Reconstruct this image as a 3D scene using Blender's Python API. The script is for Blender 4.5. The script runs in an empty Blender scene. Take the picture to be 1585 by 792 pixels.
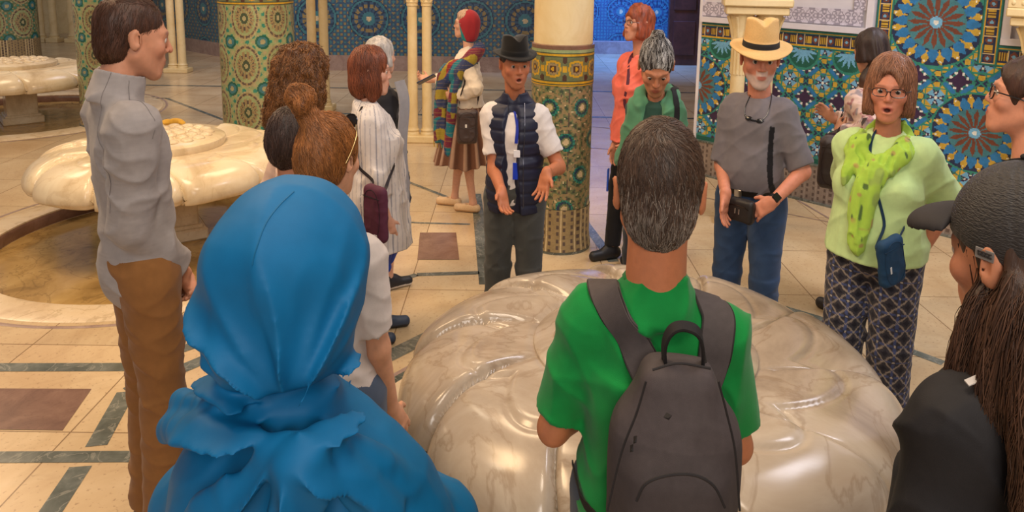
import bpy, math, random
import numpy as np
from mathutils import Vector, Matrix
from mathutils.geometry import delaunay_2d_cdt
SC = bpy.context.scene
COL = SC.collection
R = math.radians
rng = np.random.default_rng(7)

# ------------------------------------------------------------ camera
FPX, CX, CY, TH, RO, CAMZ = 1150.0, 792.5, 130.0, R(9.3), R(.8), 2.0
_fw = np.array([0, math.cos(TH), -math.sin(TH)]); _rt = np.array([1., 0, 0]); _up = np.cross(_rt, _fw)
_r2 = _rt*math.cos(RO)+_up*math.sin(RO); _u2 = _up*math.cos(RO)-_rt*math.sin(RO)
cd = bpy.data.cameras.new('camera'); cam = bpy.data.objects.new('camera', cd); COL.objects.link(cam)
cd.sensor_width = 36; cd.lens = FPX/1585*36; cd.shift_y = -(396-CY)/1585; cd.clip_start = .02; cd.clip_end = 200
cam.matrix_world = Matrix(((_r2[0], _u2[0], -_fw[0], 0), (_r2[1], _u2[1], -_fw[1], 0), (_r2[2], _u2[2], -_fw[2], CAMZ), (0, 0, 0, 1)))
SC.camera = cam

def ray(px, py): return _fw+_r2*((px-CX)/FPX)-_u2*((py-CY)/FPX)
def at(px, py, z=0.):
    """the point of the level z seen at a place of the photograph"""
    d = ray(px, py); return np.array([0, 0, CAMZ])+d*((z-CAMZ)/d[2])
def atD(px, py, Y):
    d = ray(px, py); return np.array([0, 0, CAMZ])+d*(Y/d[1])

# ------------------------------------------------------------ world, lights, exposure
W = bpy.data.worlds.new('world'); SC.world = W; W.use_nodes = True
bg = W.node_tree.nodes['Background']; bg.inputs[0].default_value = (.86, .83, .88, 1); bg.inputs[1].default_value = 0.24
SC.view_settings.view_transform = 'Standard'; SC.view_settings.look = 'None'
SC.view_settings.exposure = 0.0; SC.view_settings.gamma = 1; SC.view_settings.use_curve_mapping = False
def area(name, loc, target, size, power, col, spread=180):
    l = bpy.data.lights.new(name, 'AREA'); l.shape = 'DISK'; l.size = size; l.energy = power; l.color = col; l.spread = R(spread)
    o = bpy.data.objects.new(name, l); COL.objects.link(o); o.location = loc
    o.rotation_euler = (Vector(target)-Vector(loc)).to_track_quat('-Z', 'Y').to_euler(); return o
WARM = (1, .74, .42); NEUT = (1, .92, .82); COOL = (.80, .86, 1)
area('ceiling_lamp_warm', (-2.6, 3.4, 4.6), (-2.2, 4.2, 0), 1.6, 140, (1, .68, .38))
area('ceiling_lamp_front', (0.3, .9, 4.4), (.5, 3.4, .6), 1.2, 58, (1, .82, .64))
area('frontal_fill', (.3, -2.6, 3.5), (.6, 4, 1.0), 2.0, 118, (1, .90, .80))  # added fill behind the camera, brightens the faces from the front
area('ceiling_lamp_middle', (-1.0, 6.2, 4.6), (-1.0, 5.2, 0), 1.4, 66, (1, .72, .44))
area('ceiling_lamp_right', (3.0, 3.2, 4.4), (3.2, 6.0, .8), 1.6, 108, (.94, .91, 1))
area('ceiling_lamp_back', (-4, 10.5, 5.2), (-3.5, 13.5, .9), 2.5, 120, (.86, .84, 1))
area('ceiling_lamp_far_left', (-7, 8.0, 4.8), (-6.8, 9, 0), 2, 120, (1, .72, .46))
area('blue_wall_lamp', (1.9, 13.6, 4.2), (2.1, 16.2, .8), .8, 260, (.10, .28, 1), 110)
for i, (x, y) in enumerate([(-2.9, 2.6), (-1.9, 5.9), (.1, 1.7), (.75, 4.6)]):
    area('downlight', (x, y, 3.9), (x, y, 0), .16, 8, (1, .82, .58))

# ------------------------------------------------------------ colour + material helpers
def lin(c):
    if isinstance(c, str):
        c = c.lstrip('#'); c = [int(c[i:i+2], 16)/255 for i in (0, 2, 4)]
    c = np.asarray(c, float); return np.where(c <= .04045, c/12.92, ((c+.055)/1.055)**2.4)
def newmat(name):
    m = bpy.data.materials.new(name); m.use_nodes = True
    nt = m.node_tree; return m, nt, nt.nodes['Principled BSDF']
def nd(nt, typ, **kw):
    n = nt.nodes.new(typ)
    for k, v in kw.items():
        if k in n.inputs: n.inputs[k].default_value = v
        else: setattr(n, k, v)
    return n
def attr_mat(name, rough=.8, nscale=60, namt=.10, bump=.15, bscale=400, dist=.002, stretch=(1, 1, 1), sheen=0, coat=0, sss=0, spec=.5, metal=0):
    """colour comes with the mesh (the dye of cloth, hair or tile), grain and bump from noise"""
    m, nt, b = newmat(name); L = nt.links
    a = nd(nt, 'ShaderNodeAttribute', attribute_name='Col')
    tc = nd(nt, 'ShaderNodeTexCoord'); mp = nd(nt, 'ShaderNodeMapping'); mp.inputs['Scale'].default_value = stretch
    L.new(tc.outputs['Object'], mp.inputs[0])
    n = nd(nt, 'ShaderNodeTexNoise', Scale=nscale, Detail=3); L.new(mp.outputs[0], n.inputs['Vector'])
    mr = nd(nt, 'ShaderNodeMapRange'); mr.inputs[3].default_value = 1-namt; mr.inputs[4].default_value = 1+namt
    mr.inputs[1].default_value = .25; mr.inputs[2].default_value = .75
    L.new(n.outputs[0], mr.inputs[0])
    mx = nd(nt, 'ShaderNodeVectorMath', operation='SCALE'); L.new(a.outputs['Color'], mx.inputs[0]); L.new(mr.outputs[0], mx.inputs['Scale'])
    L.new(mx.outputs[0], b.inputs['Base Color'])
    n2 = nd(nt, 'ShaderNodeTexNoise', Scale=bscale, Detail=2); L.new(mp.outputs[0], n2.inputs['Vector'])
    bp = nd(nt, 'ShaderNodeBump', Strength=bump, Distance=dist); L.new(n2.outputs[0], bp.inputs['Height']); L.new(bp.outputs[0], b.inputs['Normal'])
    b.inputs['Roughness'].default_value = rough; b.inputs['Sheen Weight'].default_value = sheen; b.inputs['Coat Weight'].default_value = coat
    b.inputs['Specular IOR Level'].default_value = spec; b.inputs['Metallic'].default_value = metal
    if sss:
        b.inputs['Subsurface Weight'].default_value = sss; b.inputs['Subsurface Radius'].default_value = (.012, .005, .003); b.inputs['Subsurface Scale'].default_value = .6
    return m
M_CLOTH = attr_mat('woven_cloth', .88, 35, .07, .25, 500, .0015, sheen=.12, spec=.25)
M_SILK = attr_mat('smooth_cloth', .62, 25, .06, .12, 700, .001, spec=.3)
M_SKIN = attr_mat('skin', .52, 60, .07, .18, 350, .0012, sss=.12, spec=.4)
M_HAIR = attr_mat('hair', .48, 180, .35, .5, 260, .003, stretch=(1, 1, .12), spec=.45)
M_STRAND = attr_mat('hair_strand', .42, 20, .25, 0, 50, .001, spec=.5)
M_LEATHER = attr_mat('leather', .5, 60, .10, .3, 300, .001)
M_NYLON = attr_mat('nylon_fabric', .72, 60, .10, .35, 650, .001, spec=.3)
M_GLOSS = attr_mat('glossy_plastic', .2, 20, .03, 0, 50, .001)
M_METAL = attr_mat('metal', .3, 20, .05, 0, 50, .001, metal=1)
M_TILE = attr_mat('glazed_tile', .34, 22, .16, .25, 60, .002, spec=.5)
M_STRAW = attr_mat('woven_straw', .8, 120, .1, .5, 350, .002, stretch=(1, 1, 2.5))
M_MESH = attr_mat('cap_mesh', .5, 260, .45, .8, 240, .003, stretch=(.5, .5, 2))

def stone_mat(name, c1, c2, c3, vein='#9a7c52', rough=.2, scale=2.2, veinamt=.5, speck=0.):
    m, nt, b = newmat(name); L = nt.links
    tc = nd(nt, 'ShaderNodeTexCoord')
    n = nd(nt, 'ShaderNodeTexNoise', Scale=scale, Detail=7, Roughness=.62, Distortion=.6); L.new(tc.outputs['Object'], n.inputs['Vector'])
    cr = nd(nt, 'ShaderNodeValToRGB'); L.new(n.outputs[0], cr.inputs[0]); e = cr.color_ramp.elements
    e[0].position = .32; e[0].color = (*lin(c1), 1); e[1].position = .70; e[1].color = (*lin(c3), 1)
    k = e.new(.5); k.color = (*lin(c2), 1)
    n2 = nd(nt, 'ShaderNodeTexNoise', Scale=scale*.8, Detail=9, Roughness=.55, Distortion=1.6); L.new(tc.outputs['Object'], n2.inputs['Vector'])
    s = nd(nt, 'ShaderNodeMath', operation='SUBTRACT'); L.new(n2.outputs[0], s.inputs[0]); s.inputs[1].default_value = .5
    ab = nd(nt, 'ShaderNodeMath', operation='ABSOLUTE'); L.new(s.outputs[0], ab.inputs[0])
    mr = nd(nt, 'ShaderNodeMapRange'); L.new(ab.outputs[0], mr.inputs[0]); mr.inputs[1].default_value = 0; mr.inputs[2].default_value = .022
    mr.inputs[3].default_value = veinamt; mr.inputs[4].default_value = 0
    mx = nd(nt, 'ShaderNodeMix', data_type='RGBA'); L.new(mr.outputs[0], mx.inputs[0]); L.new(cr.outputs[0], mx.inputs[6]); mx.inputs[7].default_value = (*lin(vein), 1)
    out = mx.outputs[2]
    if speck:
        v = nd(nt, 'ShaderNodeTexNoise', Scale=55, Detail=2); L.new(tc.outputs['Object'], v.inputs['Vector'])
        m2 = nd(nt, 'ShaderNodeMapRange'); L.new(v.outputs[0], m2.inputs[0]); m2.inputs[1].default_value = .62; m2.inputs[2].default_value = .70; m2.inputs[3].default_value = 0; m2.inputs[4].default_value = speck
        m3 = nd(nt, 'ShaderNodeMix', data_type='RGBA'); L.new(m2.outputs[0], m3.inputs[0]); L.new(out, m3.inputs[6]); m3.inputs[7].default_value = (*lin(vein), 1); out = m3.outputs[2]
    L.new(out, b.inputs['Base Color']); b.inputs['Roughness'].default_value = rough
    bp = nd(nt, 'ShaderNodeBump', Strength=.08, Distance=.004); L.new(n.outputs[0], bp.inputs['Height']); L.new(bp.outputs[0], b.inputs['Normal'])
    return m, nt, b, out
M_MARBLE = stone_mat('veined_marble', '#8d7c69', '#ac9b86', '#c2b4a1', '#7d6244', .2, 2.6, .35)[0]
M_MARBLE_FAR = stone_mat('cream_marble', '#c2ab86', '#dcc8a4', '#e8dabb', '#b08f60', .22, 2.6, .22)[0]
M_CURB = stone_mat('curb_marble', '#c3a988', '#d8c2a0', '#e2d1b4', '#8f7448', .25, 2.0, .35, .25)[0]
M_POOL = stone_mat('wet_yellow_stone', '#8a6c3c', '#b08f56', '#c4a56b', '#6e5530', .12, 3.2, .45)[0]
M_CREAM = stone_mat('cream_stone', '#d8bd86', '#e2ca96', '#ead6a8', '#c9ab70', .45, 3, .1)[0]
M_PLINTH = stone_mat('brown_marble', '#8a7068', '#9c8478', '#ab9488', '#6e564c', .3, 5, .4)[0]
M_GREENST = stone_mat('green_grey_marble', '#4c5048', '#60645c', '#7b7d74', '#a8a496', .2, 7, .5)[0]
M_BROWNST = stone_mat('brown_stone', '#6d4f40', '#7d5d4c', '#8c6c5a', '#5a4034', .25, 6, .3, .2)[0]
M_WOOD = stone_mat('dark_red_wood', '#3a1e18', '#4c281f', '#5a3026', '#2a1410', .4, 3, .3)[0]
M_PLASTER = stone_mat('white_plaster', '#cfcad0', '#d8d3d8', '#dedade', '#c4bcc0', .7, 2, .05)[0]

# the floor: cream terrazzo slabs with thin joints
m, nt, b, out = stone_mat('terrazzo_floor', '#c2a47c', '#cfb48c', '#dac29c', '#8a6c4c', .24, 1.6, .10, .45)
L = nt.links; geo = nd(nt, 'ShaderNodeNewGeometry')
br = nd(nt, 'ShaderNodeTexBrick', offset=0, squash=1); L.new(geo.outputs['Position'], br.inputs['Vector'])
br.inputs['Scale'].default_value = 1; br.inputs['Brick Width'].default_value = .62; br.inputs['Row Height'].default_value = .72; br.inputs['Mortar Size'].default_value = .0035
br.inputs['Color1'].default_value = (1, 1, 1, 1); br.inputs['Color2'].default_value = (.86, .87, .88, 1); br.inputs['Mortar'].default_value = (.42, .36, .30, 1); br.inputs['Bias'].default_value = 0
mm = nd(nt, 'ShaderNodeMix', data_type='RGBA', blend_type='MULTIPLY'); mm.inputs[0].default_value = 1; L.new(out, mm.inputs[6]); L.new(br.outputs['Color'], mm.inputs[7])
L.new(mm.outputs[2], b.inputs['Base Color']); M_FLOOR = m

# ------------------------------------------------------------ mesh helpers
def set_col(me, cols, domain='POINT'):
    n = len(cols); a = me.attributes.new('Col', 'FLOAT_COLOR', domain)
    c = np.ones((n, 4), np.float32); c[:, :3] = cols; a.data.foreach_set('color', c.ravel())
def fastmesh(name, V, F, smooth=True):
    """V (n,3), F (m,k) with one k"""
    me = bpy.data.meshes.new(name); V = np.asarray(V, np.float32); F = np.asarray(F, np.int32); k = F.shape[1]
    me.vertices.add(len(V)); me.vertices.foreach_set('co', V.ravel())
    me.loops.add(F.size); me.loops.foreach_set('vertex_index', F.ravel())
    me.polygons.add(len(F)); me.polygons.foreach_set('loop_start', np.arange(0, F.size, k, dtype=np.int32))
    try: me.polygons.foreach_set('loop_total', np.full(len(F), k, np.int32))
    except Exception: pass
    me.update(calc_edges=True); me.validate()
    if smooth: me.polygons.foreach_set('use_smooth', np.ones(len(me.polygons), bool))
    return me
def link(name, me, mat, parent=None):
    o = bpy.data.objects.new(name, me); COL.objects.link(o)
    if mat is not None: me.materials.append(mat)
    if parent is not None: o.parent = parent
    return o
def thing(name, label, cat, loc=(0, 0, 0), rz=0, group=None, sc=None):
    o = bpy.data.objects.new(name, None); COL.objects.link(o); o.location = loc; o.rotation_euler = (0, 0, rz); o.empty_display_size = .1
    if sc: o.scale = (sc, sc, 1)
    o['label'] = label; o['category'] = cat
    if group: o['group'] = group
    return o
def tag(o, label, cat, group=None):
    o['label'] = label; o['category'] = cat
    if group: o['group'] = group
    return o
def struct(o): o['kind'] = 'structure'; return o
class MB:
    """collects shapes into one mesh"""
    def __init__(s): s.v = []; s.f = []; s.c = []; s.n = 0; s.col = (.5, .5, .5)
    def add(s, V, F):
        V = np.asarray(V, float); s.v.append(V); s.f += [tuple(int(i)+s.n for i in q) for q in F]; s.n += len(V)
        s.c.append(np.tile(np.asarray(s.col, float), (len(V), 1)))
    def color(s, c): s.col = lin(c); return s
    def box(s, c, h, rz=0, ax=None, bev=0):
        h = np.array(h, float); V = []
        b = min(bev, .45*h.min())
        if b > 0:
            for sx in (-1, 1):
                for sy in (-1, 1):
                    for sz in (-1, 1):
                        sg = np.array([sx, sy, sz]); V += [sg*h-sg*np.array([0, b, b]), sg*h-sg*np.array([b, 0, b]), sg*h-sg*np.array([b, b, 0])]
            V = np.array(V); idx = {}
            ii = 0
            for sx in (-1, 1):
                for sy in (-1, 1):
                    for sz in (-1, 1): idx[(sx, sy, sz)] = ii; ii += 3
            F = []
            cyc = [(-1, -1), (1, -1), (1, 1), (-1, 1)]
            for sg in (-1, 1):
                F.append([idx[(sg, a, b_)]+0 for a, b_ in cyc][::sg]); F.append([idx[(b_, sg, a)]+1 for a, b_ in cyc][::sg]); F.append([idx[(a, b_, sg)]+2 for a, b_ in cyc][::sg])
            for a in (-1, 1):
                for b_ in (-1, 1):
                    F.append([idx[(-1, a, b_)]+1, idx[(1, a, b_)]+1, idx[(1, a, b_)]+2, idx[(-1, a, b_)]+2])
                    F.append([idx[(a, -1, b_)]+0, idx[(a, 1, b_)]+0, idx[(a, 1, b_)]+2, idx[(a, -1, b_)]+2])
                    F.append([idx[(a, b_, -1)]+0, idx[(a, b_, 1)]+0, idx[(a, b_, 1)]+1, idx[(a, b_, -1)]+1])
            for k in idx.values(): F.append([k, k+1, k+2])
        else:
            V = np.array([[x, y, z] for x in (-1, 1) for y in (-1, 1) for z in (-1, 1)])*h
            F = [(0, 1, 3, 2), (4, 6, 7, 5), (0, 4, 5, 1), (2, 3, 7, 6), (0, 2, 6, 4), (1, 5, 7, 3)]
        if ax is not None: V = V@np.asarray(ax, float)
        if rz: cz, sz = math.cos(rz), math.sin(rz); V = V@np.array([[cz, sz, 0], [-sz, cz, 0], [0, 0, 1]])
        s.add(V+np.array(c, float), F); return s
    def lathe(s, prof, c=(0, 0, 0), n=32, caps=True):
        prof = np.array(prof, float); a = np.linspace(0, 2*math.pi, n, endpoint=False); m_ = len(prof)
        V = np.stack([np.outer(prof[:, 0], np.cos(a)), np.outer(prof[:, 0], np.sin(a)), np.repeat(prof[:, 1][:, None], n, 1)], -1).reshape(-1, 3)+np.array(c, float)
        F = [(i*n+j, i*n+(j+1) % n, (i+1)*n+(j+1) % n, (i+1)*n+j) for i in range(m_-1) for j in range(n)]
        if caps: F.append(tuple(range(n))[::-1]); F.append(tuple((m_-1)*n+j for j in range(n)))
        s.add(V, F); return s
    def tube(s, pts, r, n=10, closed=False):
        P = np.array(pts, float); m_ = len(P); r = np.full(m_, r) if np.isscalar(r) else np.array(r)
        T = np.gradient(P, axis=0) if not closed else np.roll(P, -1, 0)-np.roll(P, 1, 0)
        T /= np.linalg.norm(T, axis=1)[:, None]+1e-9
        u = np.cross(T[0], [0, 0, 1.]);  u = u if np.linalg.norm(u) > .1 else np.cross(T[0], [1., 0, 0]); U = []
        for i in range(m_):
            u = u-T[i]*(u@T[i]); u = u/np.linalg.norm(u); U.append(u)
        U = np.array(U); Wv = np.cross(T, U); a = np.linspace(0, 2*math.pi, n, endpoint=False)
        V = (P[:, None]+r[:, None, None]*(U[:, None]*np.cos(a)[None, :, None]+Wv[:, None]*np.sin(a)[None, :, None])).reshape(-1, 3)
        rr = m_ if closed else m_-1
        F = [(i*n+j, i*n+(j+1) % n, ((i+1) % m_)*n+(j+1) % n, ((i+1) % m_)*n+j) for i in range(rr) for j in range(n)]
        if not closed: F.append(tuple(range(n))[::-1]); F.append(tuple((m_-1)*n+j for j in range(n)))
        s.add(V, F); return s
    def ribbon(s, pts, nrm, w, t, closed=False):
        """a flat strap: width w, thickness t, lying with its face towards nrm"""
        P = np.array(pts, float); N = np.array(nrm, float); m_ = len(P)
        T = np.gradient(P, axis=0) if not closed else np.roll(P, -1, 0)-np.roll(P, 1, 0)
        T /= np.linalg.norm(T, axis=1)[:, None]+1e-9
        S = np.cross(T, N); S /= np.linalg.norm(S, axis=1)[:, None]+1e-9; N = np.cross(S, T)
        w = np.full(m_, w) if np.isscalar(w) else np.array(w)
        sec = [(-1, 0), (-.9, 1), (.9, 1), (1, 0), (.9, -1), (-.9, -1)]; k = len(sec)
        V = np.stack([P+S*(w/2)[:, None]*a+N*(t/2)*b_ for a, b_ in sec], 1).reshape(-1, 3)
        rr = m_ if closed else m_-1
        F = [(i*k+j, i*k+(j+1) % k, ((i+1) % m_)*k+(j+1) % k, ((i+1) % m_)*k+j) for i in range(rr) for j in range(k)]
        if not closed: F.append(tuple(range(k))[::-1]); F.append(tuple((m_-1)*k+j for j in range(k)))
        s.add(V, F); return s
    def ell(s, c, r, n=16, m_=10, ax=None):
        V = []; F = []
        for i in range(m_+1):
            ph = math.pi*i/m_
            for j in range(n): th = 2*math.pi*j/n; V.append((math.sin(ph)*math.cos(th)*r[0], math.sin(ph)*math.sin(th)*r[1], math.cos(ph)*r[2]))
        V = np.array(V)
        if ax is not None: V = V@np.asarray(ax, float)
        for i in range(m_):
            for j in range(n): F.append((i*n+j, (i+1)*n+j, (i+1)*n+(j+1) % n, i*n+(j+1) % n))
        s.add(V+np.array(c, float), F); return s
    def build(s, name, mat, parent=None, smooth=True):
        me = bpy.data.meshes.new(name); me.from_pydata(np.concatenate(s.v).tolist(), [], s.f); me.validate()
        c = np.concatenate(s.c)
        if len(me.vertices) == len(c): set_col(me, c)
        if smooth:
            me.polygons.foreach_set('use_smooth', np.ones(len(me.polygons), bool))
            try: me.set_sharp_from_angle(angle=R(40))
            except Exception: pass
        return link(name, me, mat, parent)
def bez(pts, n=24):
    """smooth curve through points (Catmull-Rom)"""
    P = np.array(pts, float); P = np.vstack([2*P[0]-P[1], P, 2*P[-1]-P[-2]]); out = []
    segs = len(P)-3
    for i in range(segs):
        k = max(2, n//segs)
        for t in np.linspace(0, 1, k, endpoint=(i == segs-1)):
            a, b_, c, d = P[i:i+4]
            out.append(.5*((2*b_)+(-a+c)*t+(2*a-5*b_+4*c-d)*t*t+(-a+3*b_-3*c+d)*t**3))
    return np.array(out)

# ------------------------------------------------------------ noise
_perm = rng.random(4096)
def vnoise(P):
    I = np.floor(P).astype(np.int64); f = P-I; f = f*f*(3-2*f)
    def h(a, b_, c): return _perm[(a*73+b_*1237+c*2749) & 4095]
    x, y, z = I[..., 0], I[..., 1], I[..., 2]; fx, fy, fz = f[..., 0], f[..., 1], f[..., 2]
    l = lambda a, b_, t: a+(b_-a)*t
    return l(l(l(h(x, y, z), h(x+1, y, z), fx), l(h(x, y+1, z), h(x+1, y+1, z), fx), fy), l(l(h(x, y, z+1), h(x+1, y, z+1), fx), l(h(x, y+1, z+1), h(x+1, y+1, z+1), fx), fy), fz)
def ridge(P):
    n = vnoise(P); return 1-np.abs(2*n-1)

# ------------------------------------------------------------ smooth bodies: distance fields meshed by surface nets
def rotm(yaw=0, pitch=0, roll=0):
    """columns are the local axes; yaw turns left (about z), pitch>0 looks up (about x), roll about y"""
    return np.array(Matrix.Rotation(yaw, 3, 'Z')@Matrix.Rotation(pitch, 3, 'X')@Matrix.Rotation(roll, 3, 'Y'))
class SDF:
    def __init__(s, vox): s.v = vox; s.ops = []; s.Rm = np.eye(3); s.o = np.zeros(3); s.lo = []; s.hi = []; s.G = None; s.band = .035
    def frame(s, Rm=None, o=None): s.Rm = np.eye(3) if Rm is None else Rm; s.o = np.zeros(3) if o is None else np.array(o, float); return s
    def X(s, p): return s.Rm@np.array(p, float)+s.o
    def _push(s, kind, fn, lo, hi, k):
        s.ops.append((kind, fn, lo, hi, k))
        if kind == 'add': s.lo.append(lo); s.hi.append(hi)
    def cap(s, a, b_, ra, rb=None, k=.01, kind='add'):
        rb = ra if rb is None else rb; a = s.X(a); b_ = s.X(b_); d = b_-a; L2 = max(d@d, 1e-9)
        def fn(P):
            t = np.clip(((P-a)@d)/L2, 0, 1); return np.linalg.norm(P-a-t[..., None]*d, axis=-1)-(ra+(rb-ra)*t)
        r = max(ra, rb); s._push(kind, fn, np.minimum(a, b_)-r, np.maximum(a, b_)+r, k); return s
    def cone(s, a, b_, ra, rb, k=.01, kind='add'):
        """flat ended"""
        a = s.X(a); b_ = s.X(b_); d = b_-a; L_ = np.linalg.norm(d); u = d/L_
        def fn(P):
            h = (P-a)@u; rad = np.linalg.norm(P-a-h[..., None]*u, axis=-1); t = np.clip(h/L_, 0, 1)
            return np.maximum(rad-(ra+(rb-ra)*t), np.abs(h-L_/2)-L_/2)
        r = max(ra, rb); s._push(kind, fn, np.minimum(a, b_)-r, np.maximum(a, b_)+r, k); return s
    def ell(s, c, r, k=.01, rot=None, kind='add'):
        c = s.X(c); Q = s.Rm if rot is None else s.Rm@rot; r = np.array(r, float)
        def fn(P):
            q = (P-c)@Q; k0 = np.linalg.norm(q/r, axis=-1); k1 = np.linalg.norm(q/(r*r), axis=-1)+1e-9; return k0*(k0-1)/k1
        e = np.sqrt(((Q*r)**2).sum(1)); s._push(kind, fn, c-e, c+e, k); return s
    def box(s, c, h, r=.01, k=.01, rot=None, kind='add'):
        c = s.X(c); Q = s.Rm if rot is None else s.Rm@rot; h = np.array(h, float)-r
        def fn(P):
            q = np.abs((P-c)@Q)-h; return np.linalg.norm(np.maximum(q, 0), axis=-1)+np.minimum(q.max(-1), 0)-r
        e = np.abs(Q)@(h+r); s._push(kind, fn, c-e, c+e, k); return s
    def plane(s, p, n, k=.004):
        """keep the side away from n"""
        p = s.X(p); n = s.Rm@np.array(n, float); n = n/np.linalg.norm(n); s.ops.append(('cut', lambda P: (P-p)@n, None, None, k)); return s
    def cutfn(s, fn, k=.004): s.ops.append(('cut', fn, None, None, k)); return s
    def disp(s, fn): s.ops.append(('disp', fn, None, None, 0)); return s
    def custom(s, fn, lo, hi, k=.01, kind='add'): s._push(kind, fn, np.array(lo, float), np.array(hi, float), k); return s
    def eval(s):
        v = s.v; lo = np.min(s.lo, 0)-4*v-.012; hi = np.max(s.hi, 0)+4*v+.012; n = np.ceil((hi-lo)/v).astype(int)+1
        G = np.full(n, s.band+.045, np.float32); s.glo = lo
        ax = [lo[i]+v*np.arange(n[i]) for i in range(3)]
        def grid(i0, i1): return np.stack(np.meshgrid(*[ax[i][i0[i]:i1[i]] for i in range(3)], indexing='ij'), -1)
        for kind, fn, a, b_, k in s.ops:
            if kind in ('add', 'sub'):
                mg = s.band-.005+k
                i0 = np.clip(np.floor((a-mg-lo)/v).astype(int), 0, n); i1 = np.clip(np.ceil((b_+mg-lo)/v).astype(int)+1, 0, n)
                if (i1 <= i0).any(): continue
                sl = tuple(slice(x, y) for x, y in zip(i0, i1)); d = fn(grid(i0, i1)).astype(np.float32); g = G[sl]
                if kind == 'sub': g2 = -g; kk = max(k, 1e-4); h = np.maximum(kk-np.abs(g2-d), 0)/kk; G[sl] = -(np.minimum(g2, d)-h*h*kk/4)
                else: kk = max(k, 1e-4); h = np.maximum(kk-np.abs(g-d), 0)/kk; G[sl] = np.minimum(g, d)-h*h*kk/4
            else:
                m_ = np.abs(G) < s.band if kind == 'disp' else G < .03
                idx = np.nonzero(m_)
                P = np.stack([ax[i][idx[i]] for i in range(3)], -1); d = fn(P)
                if kind == 'disp': G[idx] = G[idx]+d
                else: g = G[idx]; kk = max(k, 1e-4); h = np.maximum(kk-np.abs(g-d), 0)/kk; G[idx] = np.maximum(g, d)+h*h*kk/4
        G[0] = G[-1] = .08; G[:, 0] = G[:, -1] = .08; G[:, :, 0] = G[:, :, -1] = .08
        s.G = G; return s
    def d(s, P):
        f = (np.asarray(P)-s.glo)/s.v; n = np.array(s.G.shape); f = np.clip(f, 0, n-1.001); I = f.astype(int); t = f-I; o = 0
        for a in (0, 1):
            for b_ in (0, 1):
                for c in (0, 1):
                    w = (t[..., 0] if a else 1-t[..., 0])*(t[..., 1] if b_ else 1-t[..., 1])*(t[..., 2] if c else 1-t[..., 2]); o = o+w*s.G[I[..., 0]+a, I[..., 1]+b_, I[..., 2]+c]
        return o
    def grad(s, P, e=None):
        e = e or 1.5*s.v; P = np.asarray(P, float); g = np.stack([s.d(P+np.eye(3)[i]*e)-s.d(P-np.eye(3)[i]*e) for i in range(3)], -1)
        return g/(np.linalg.norm(g, axis=-1, keepdims=True)+1e-9)
    def snap(s, P, off=.003, it=14):
        P = np.array(P, float)
        for _ in range(it): P = P-(s.d(P)-off)[..., None]*s.grad(P)*.8
        return P
    def mesh(s, name, mat, parent, color, smooth=1, normals=False):
        if s.G is None: s.eval()
        G = s.G; S = G < 0; n = G.shape
        c = S[:-1, :-1, :-1].astype(np.int8)
        tot = sum(S[a:n[0]-1+a, b_:n[1]-1+b_, e:n[2]-1+e].astype(np.int8) for a in (0, 1) for b_ in (0, 1) for e in (0, 1))
        act = (tot > 0) & (tot < 8); idx = np.stack(np.nonzero(act), -1); vid = np.full(act.shape, -1, np.int32); vid[tuple(idx.T)] = np.arange(len(idx))
        acc = np.zeros((len(idx), 3)); cnt = np.zeros(len(idx))
        cor = [(a, b_, e) for a in (0, 1) for b_ in (0, 1) for e in (0, 1)]
        for a in cor:
            for ax_ in range(3):
                if a[ax_]: continue
                b_ = list(a); b_[ax_] = 1
                ga = G[idx[:, 0]+a[0], idx[:, 1]+a[1], idx[:, 2]+a[2]]; gb = G[idx[:, 0]+b_[0], idx[:, 1]+b_[1], idx[:, 2]+b_[2]]
                x = (ga < 0) != (gb < 0); t = np.where(x, ga/(ga-gb+1e-12), 0); p = np.tile(np.array(a, float), (len(idx), 1)); p[:, ax_] = t
                acc[x] += p[x]; cnt[x] += 1
        V = (idx+acc/cnt[:, None])*s.v+s.glo; F = []
        for ax_ in range(3):
            u, w = [(1, 2), (2, 0), (0, 1)][ax_]
            sa = [slice(None)]*3; sb = [slice(None)]*3; sa[ax_] = slice(0, -1); sb[ax_] = slice(1, None)
            x = S[tuple(sa)] != S[tuple(sb)]; e = np.stack(np.nonzero(x), -1)
            e = e[(e[:, u] > 0) & (e[:, w] > 0) & (e[:, u] < n[u]-1) & (e[:, w] < n[w]-1)]
            ins = S[tuple(e.T)]; q = []
            for du, dw in ((-1, -1), (0, -1), (0, 0), (-1, 0)):
                k = e.copy(); k[:, u] += du; k[:, w] += dw; q.append(vid[tuple(k.T)])
            q = np.stack(q, -1); q[~ins] = q[~ins][:, ::-1]; F.append(q)
        F = np.concatenate(F)
        for _ in range(smooth):
            A = np.zeros_like(V); C = np.zeros(len(V))
            for i in range(4):
                np.add.at(A, F[:, i], V[F[:, (i+1) % 4]]); np.add.at(C, F[:, i], 1)
                np.add.at(A, F[:, (i+1) % 4], V[F[:, i]]); np.add.at(C, F[:, (i+1) % 4], 1)
            V = .5*V+.5*A/np.maximum(C, 1)[:, None]
        me = fastmesh(name, V, F); s.V = V
        cc = color(V) if callable(color) else np.tile(lin(color), (len(V), 1))
        if len(me.vertices) == len(cc): set_col(me, cc)
        return link(name, me, mat, parent)
def unit(v): v = np.array(v, float); return v/(np.linalg.norm(v)+1e-9)
def sstep(a, b_, x): t = np.clip((x-a)/(b_-a), 0, 1); return t*t*(3-2*t)
def mix(a, b_, t): return a*(1-t[:, None])+b_*t[:, None]

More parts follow.
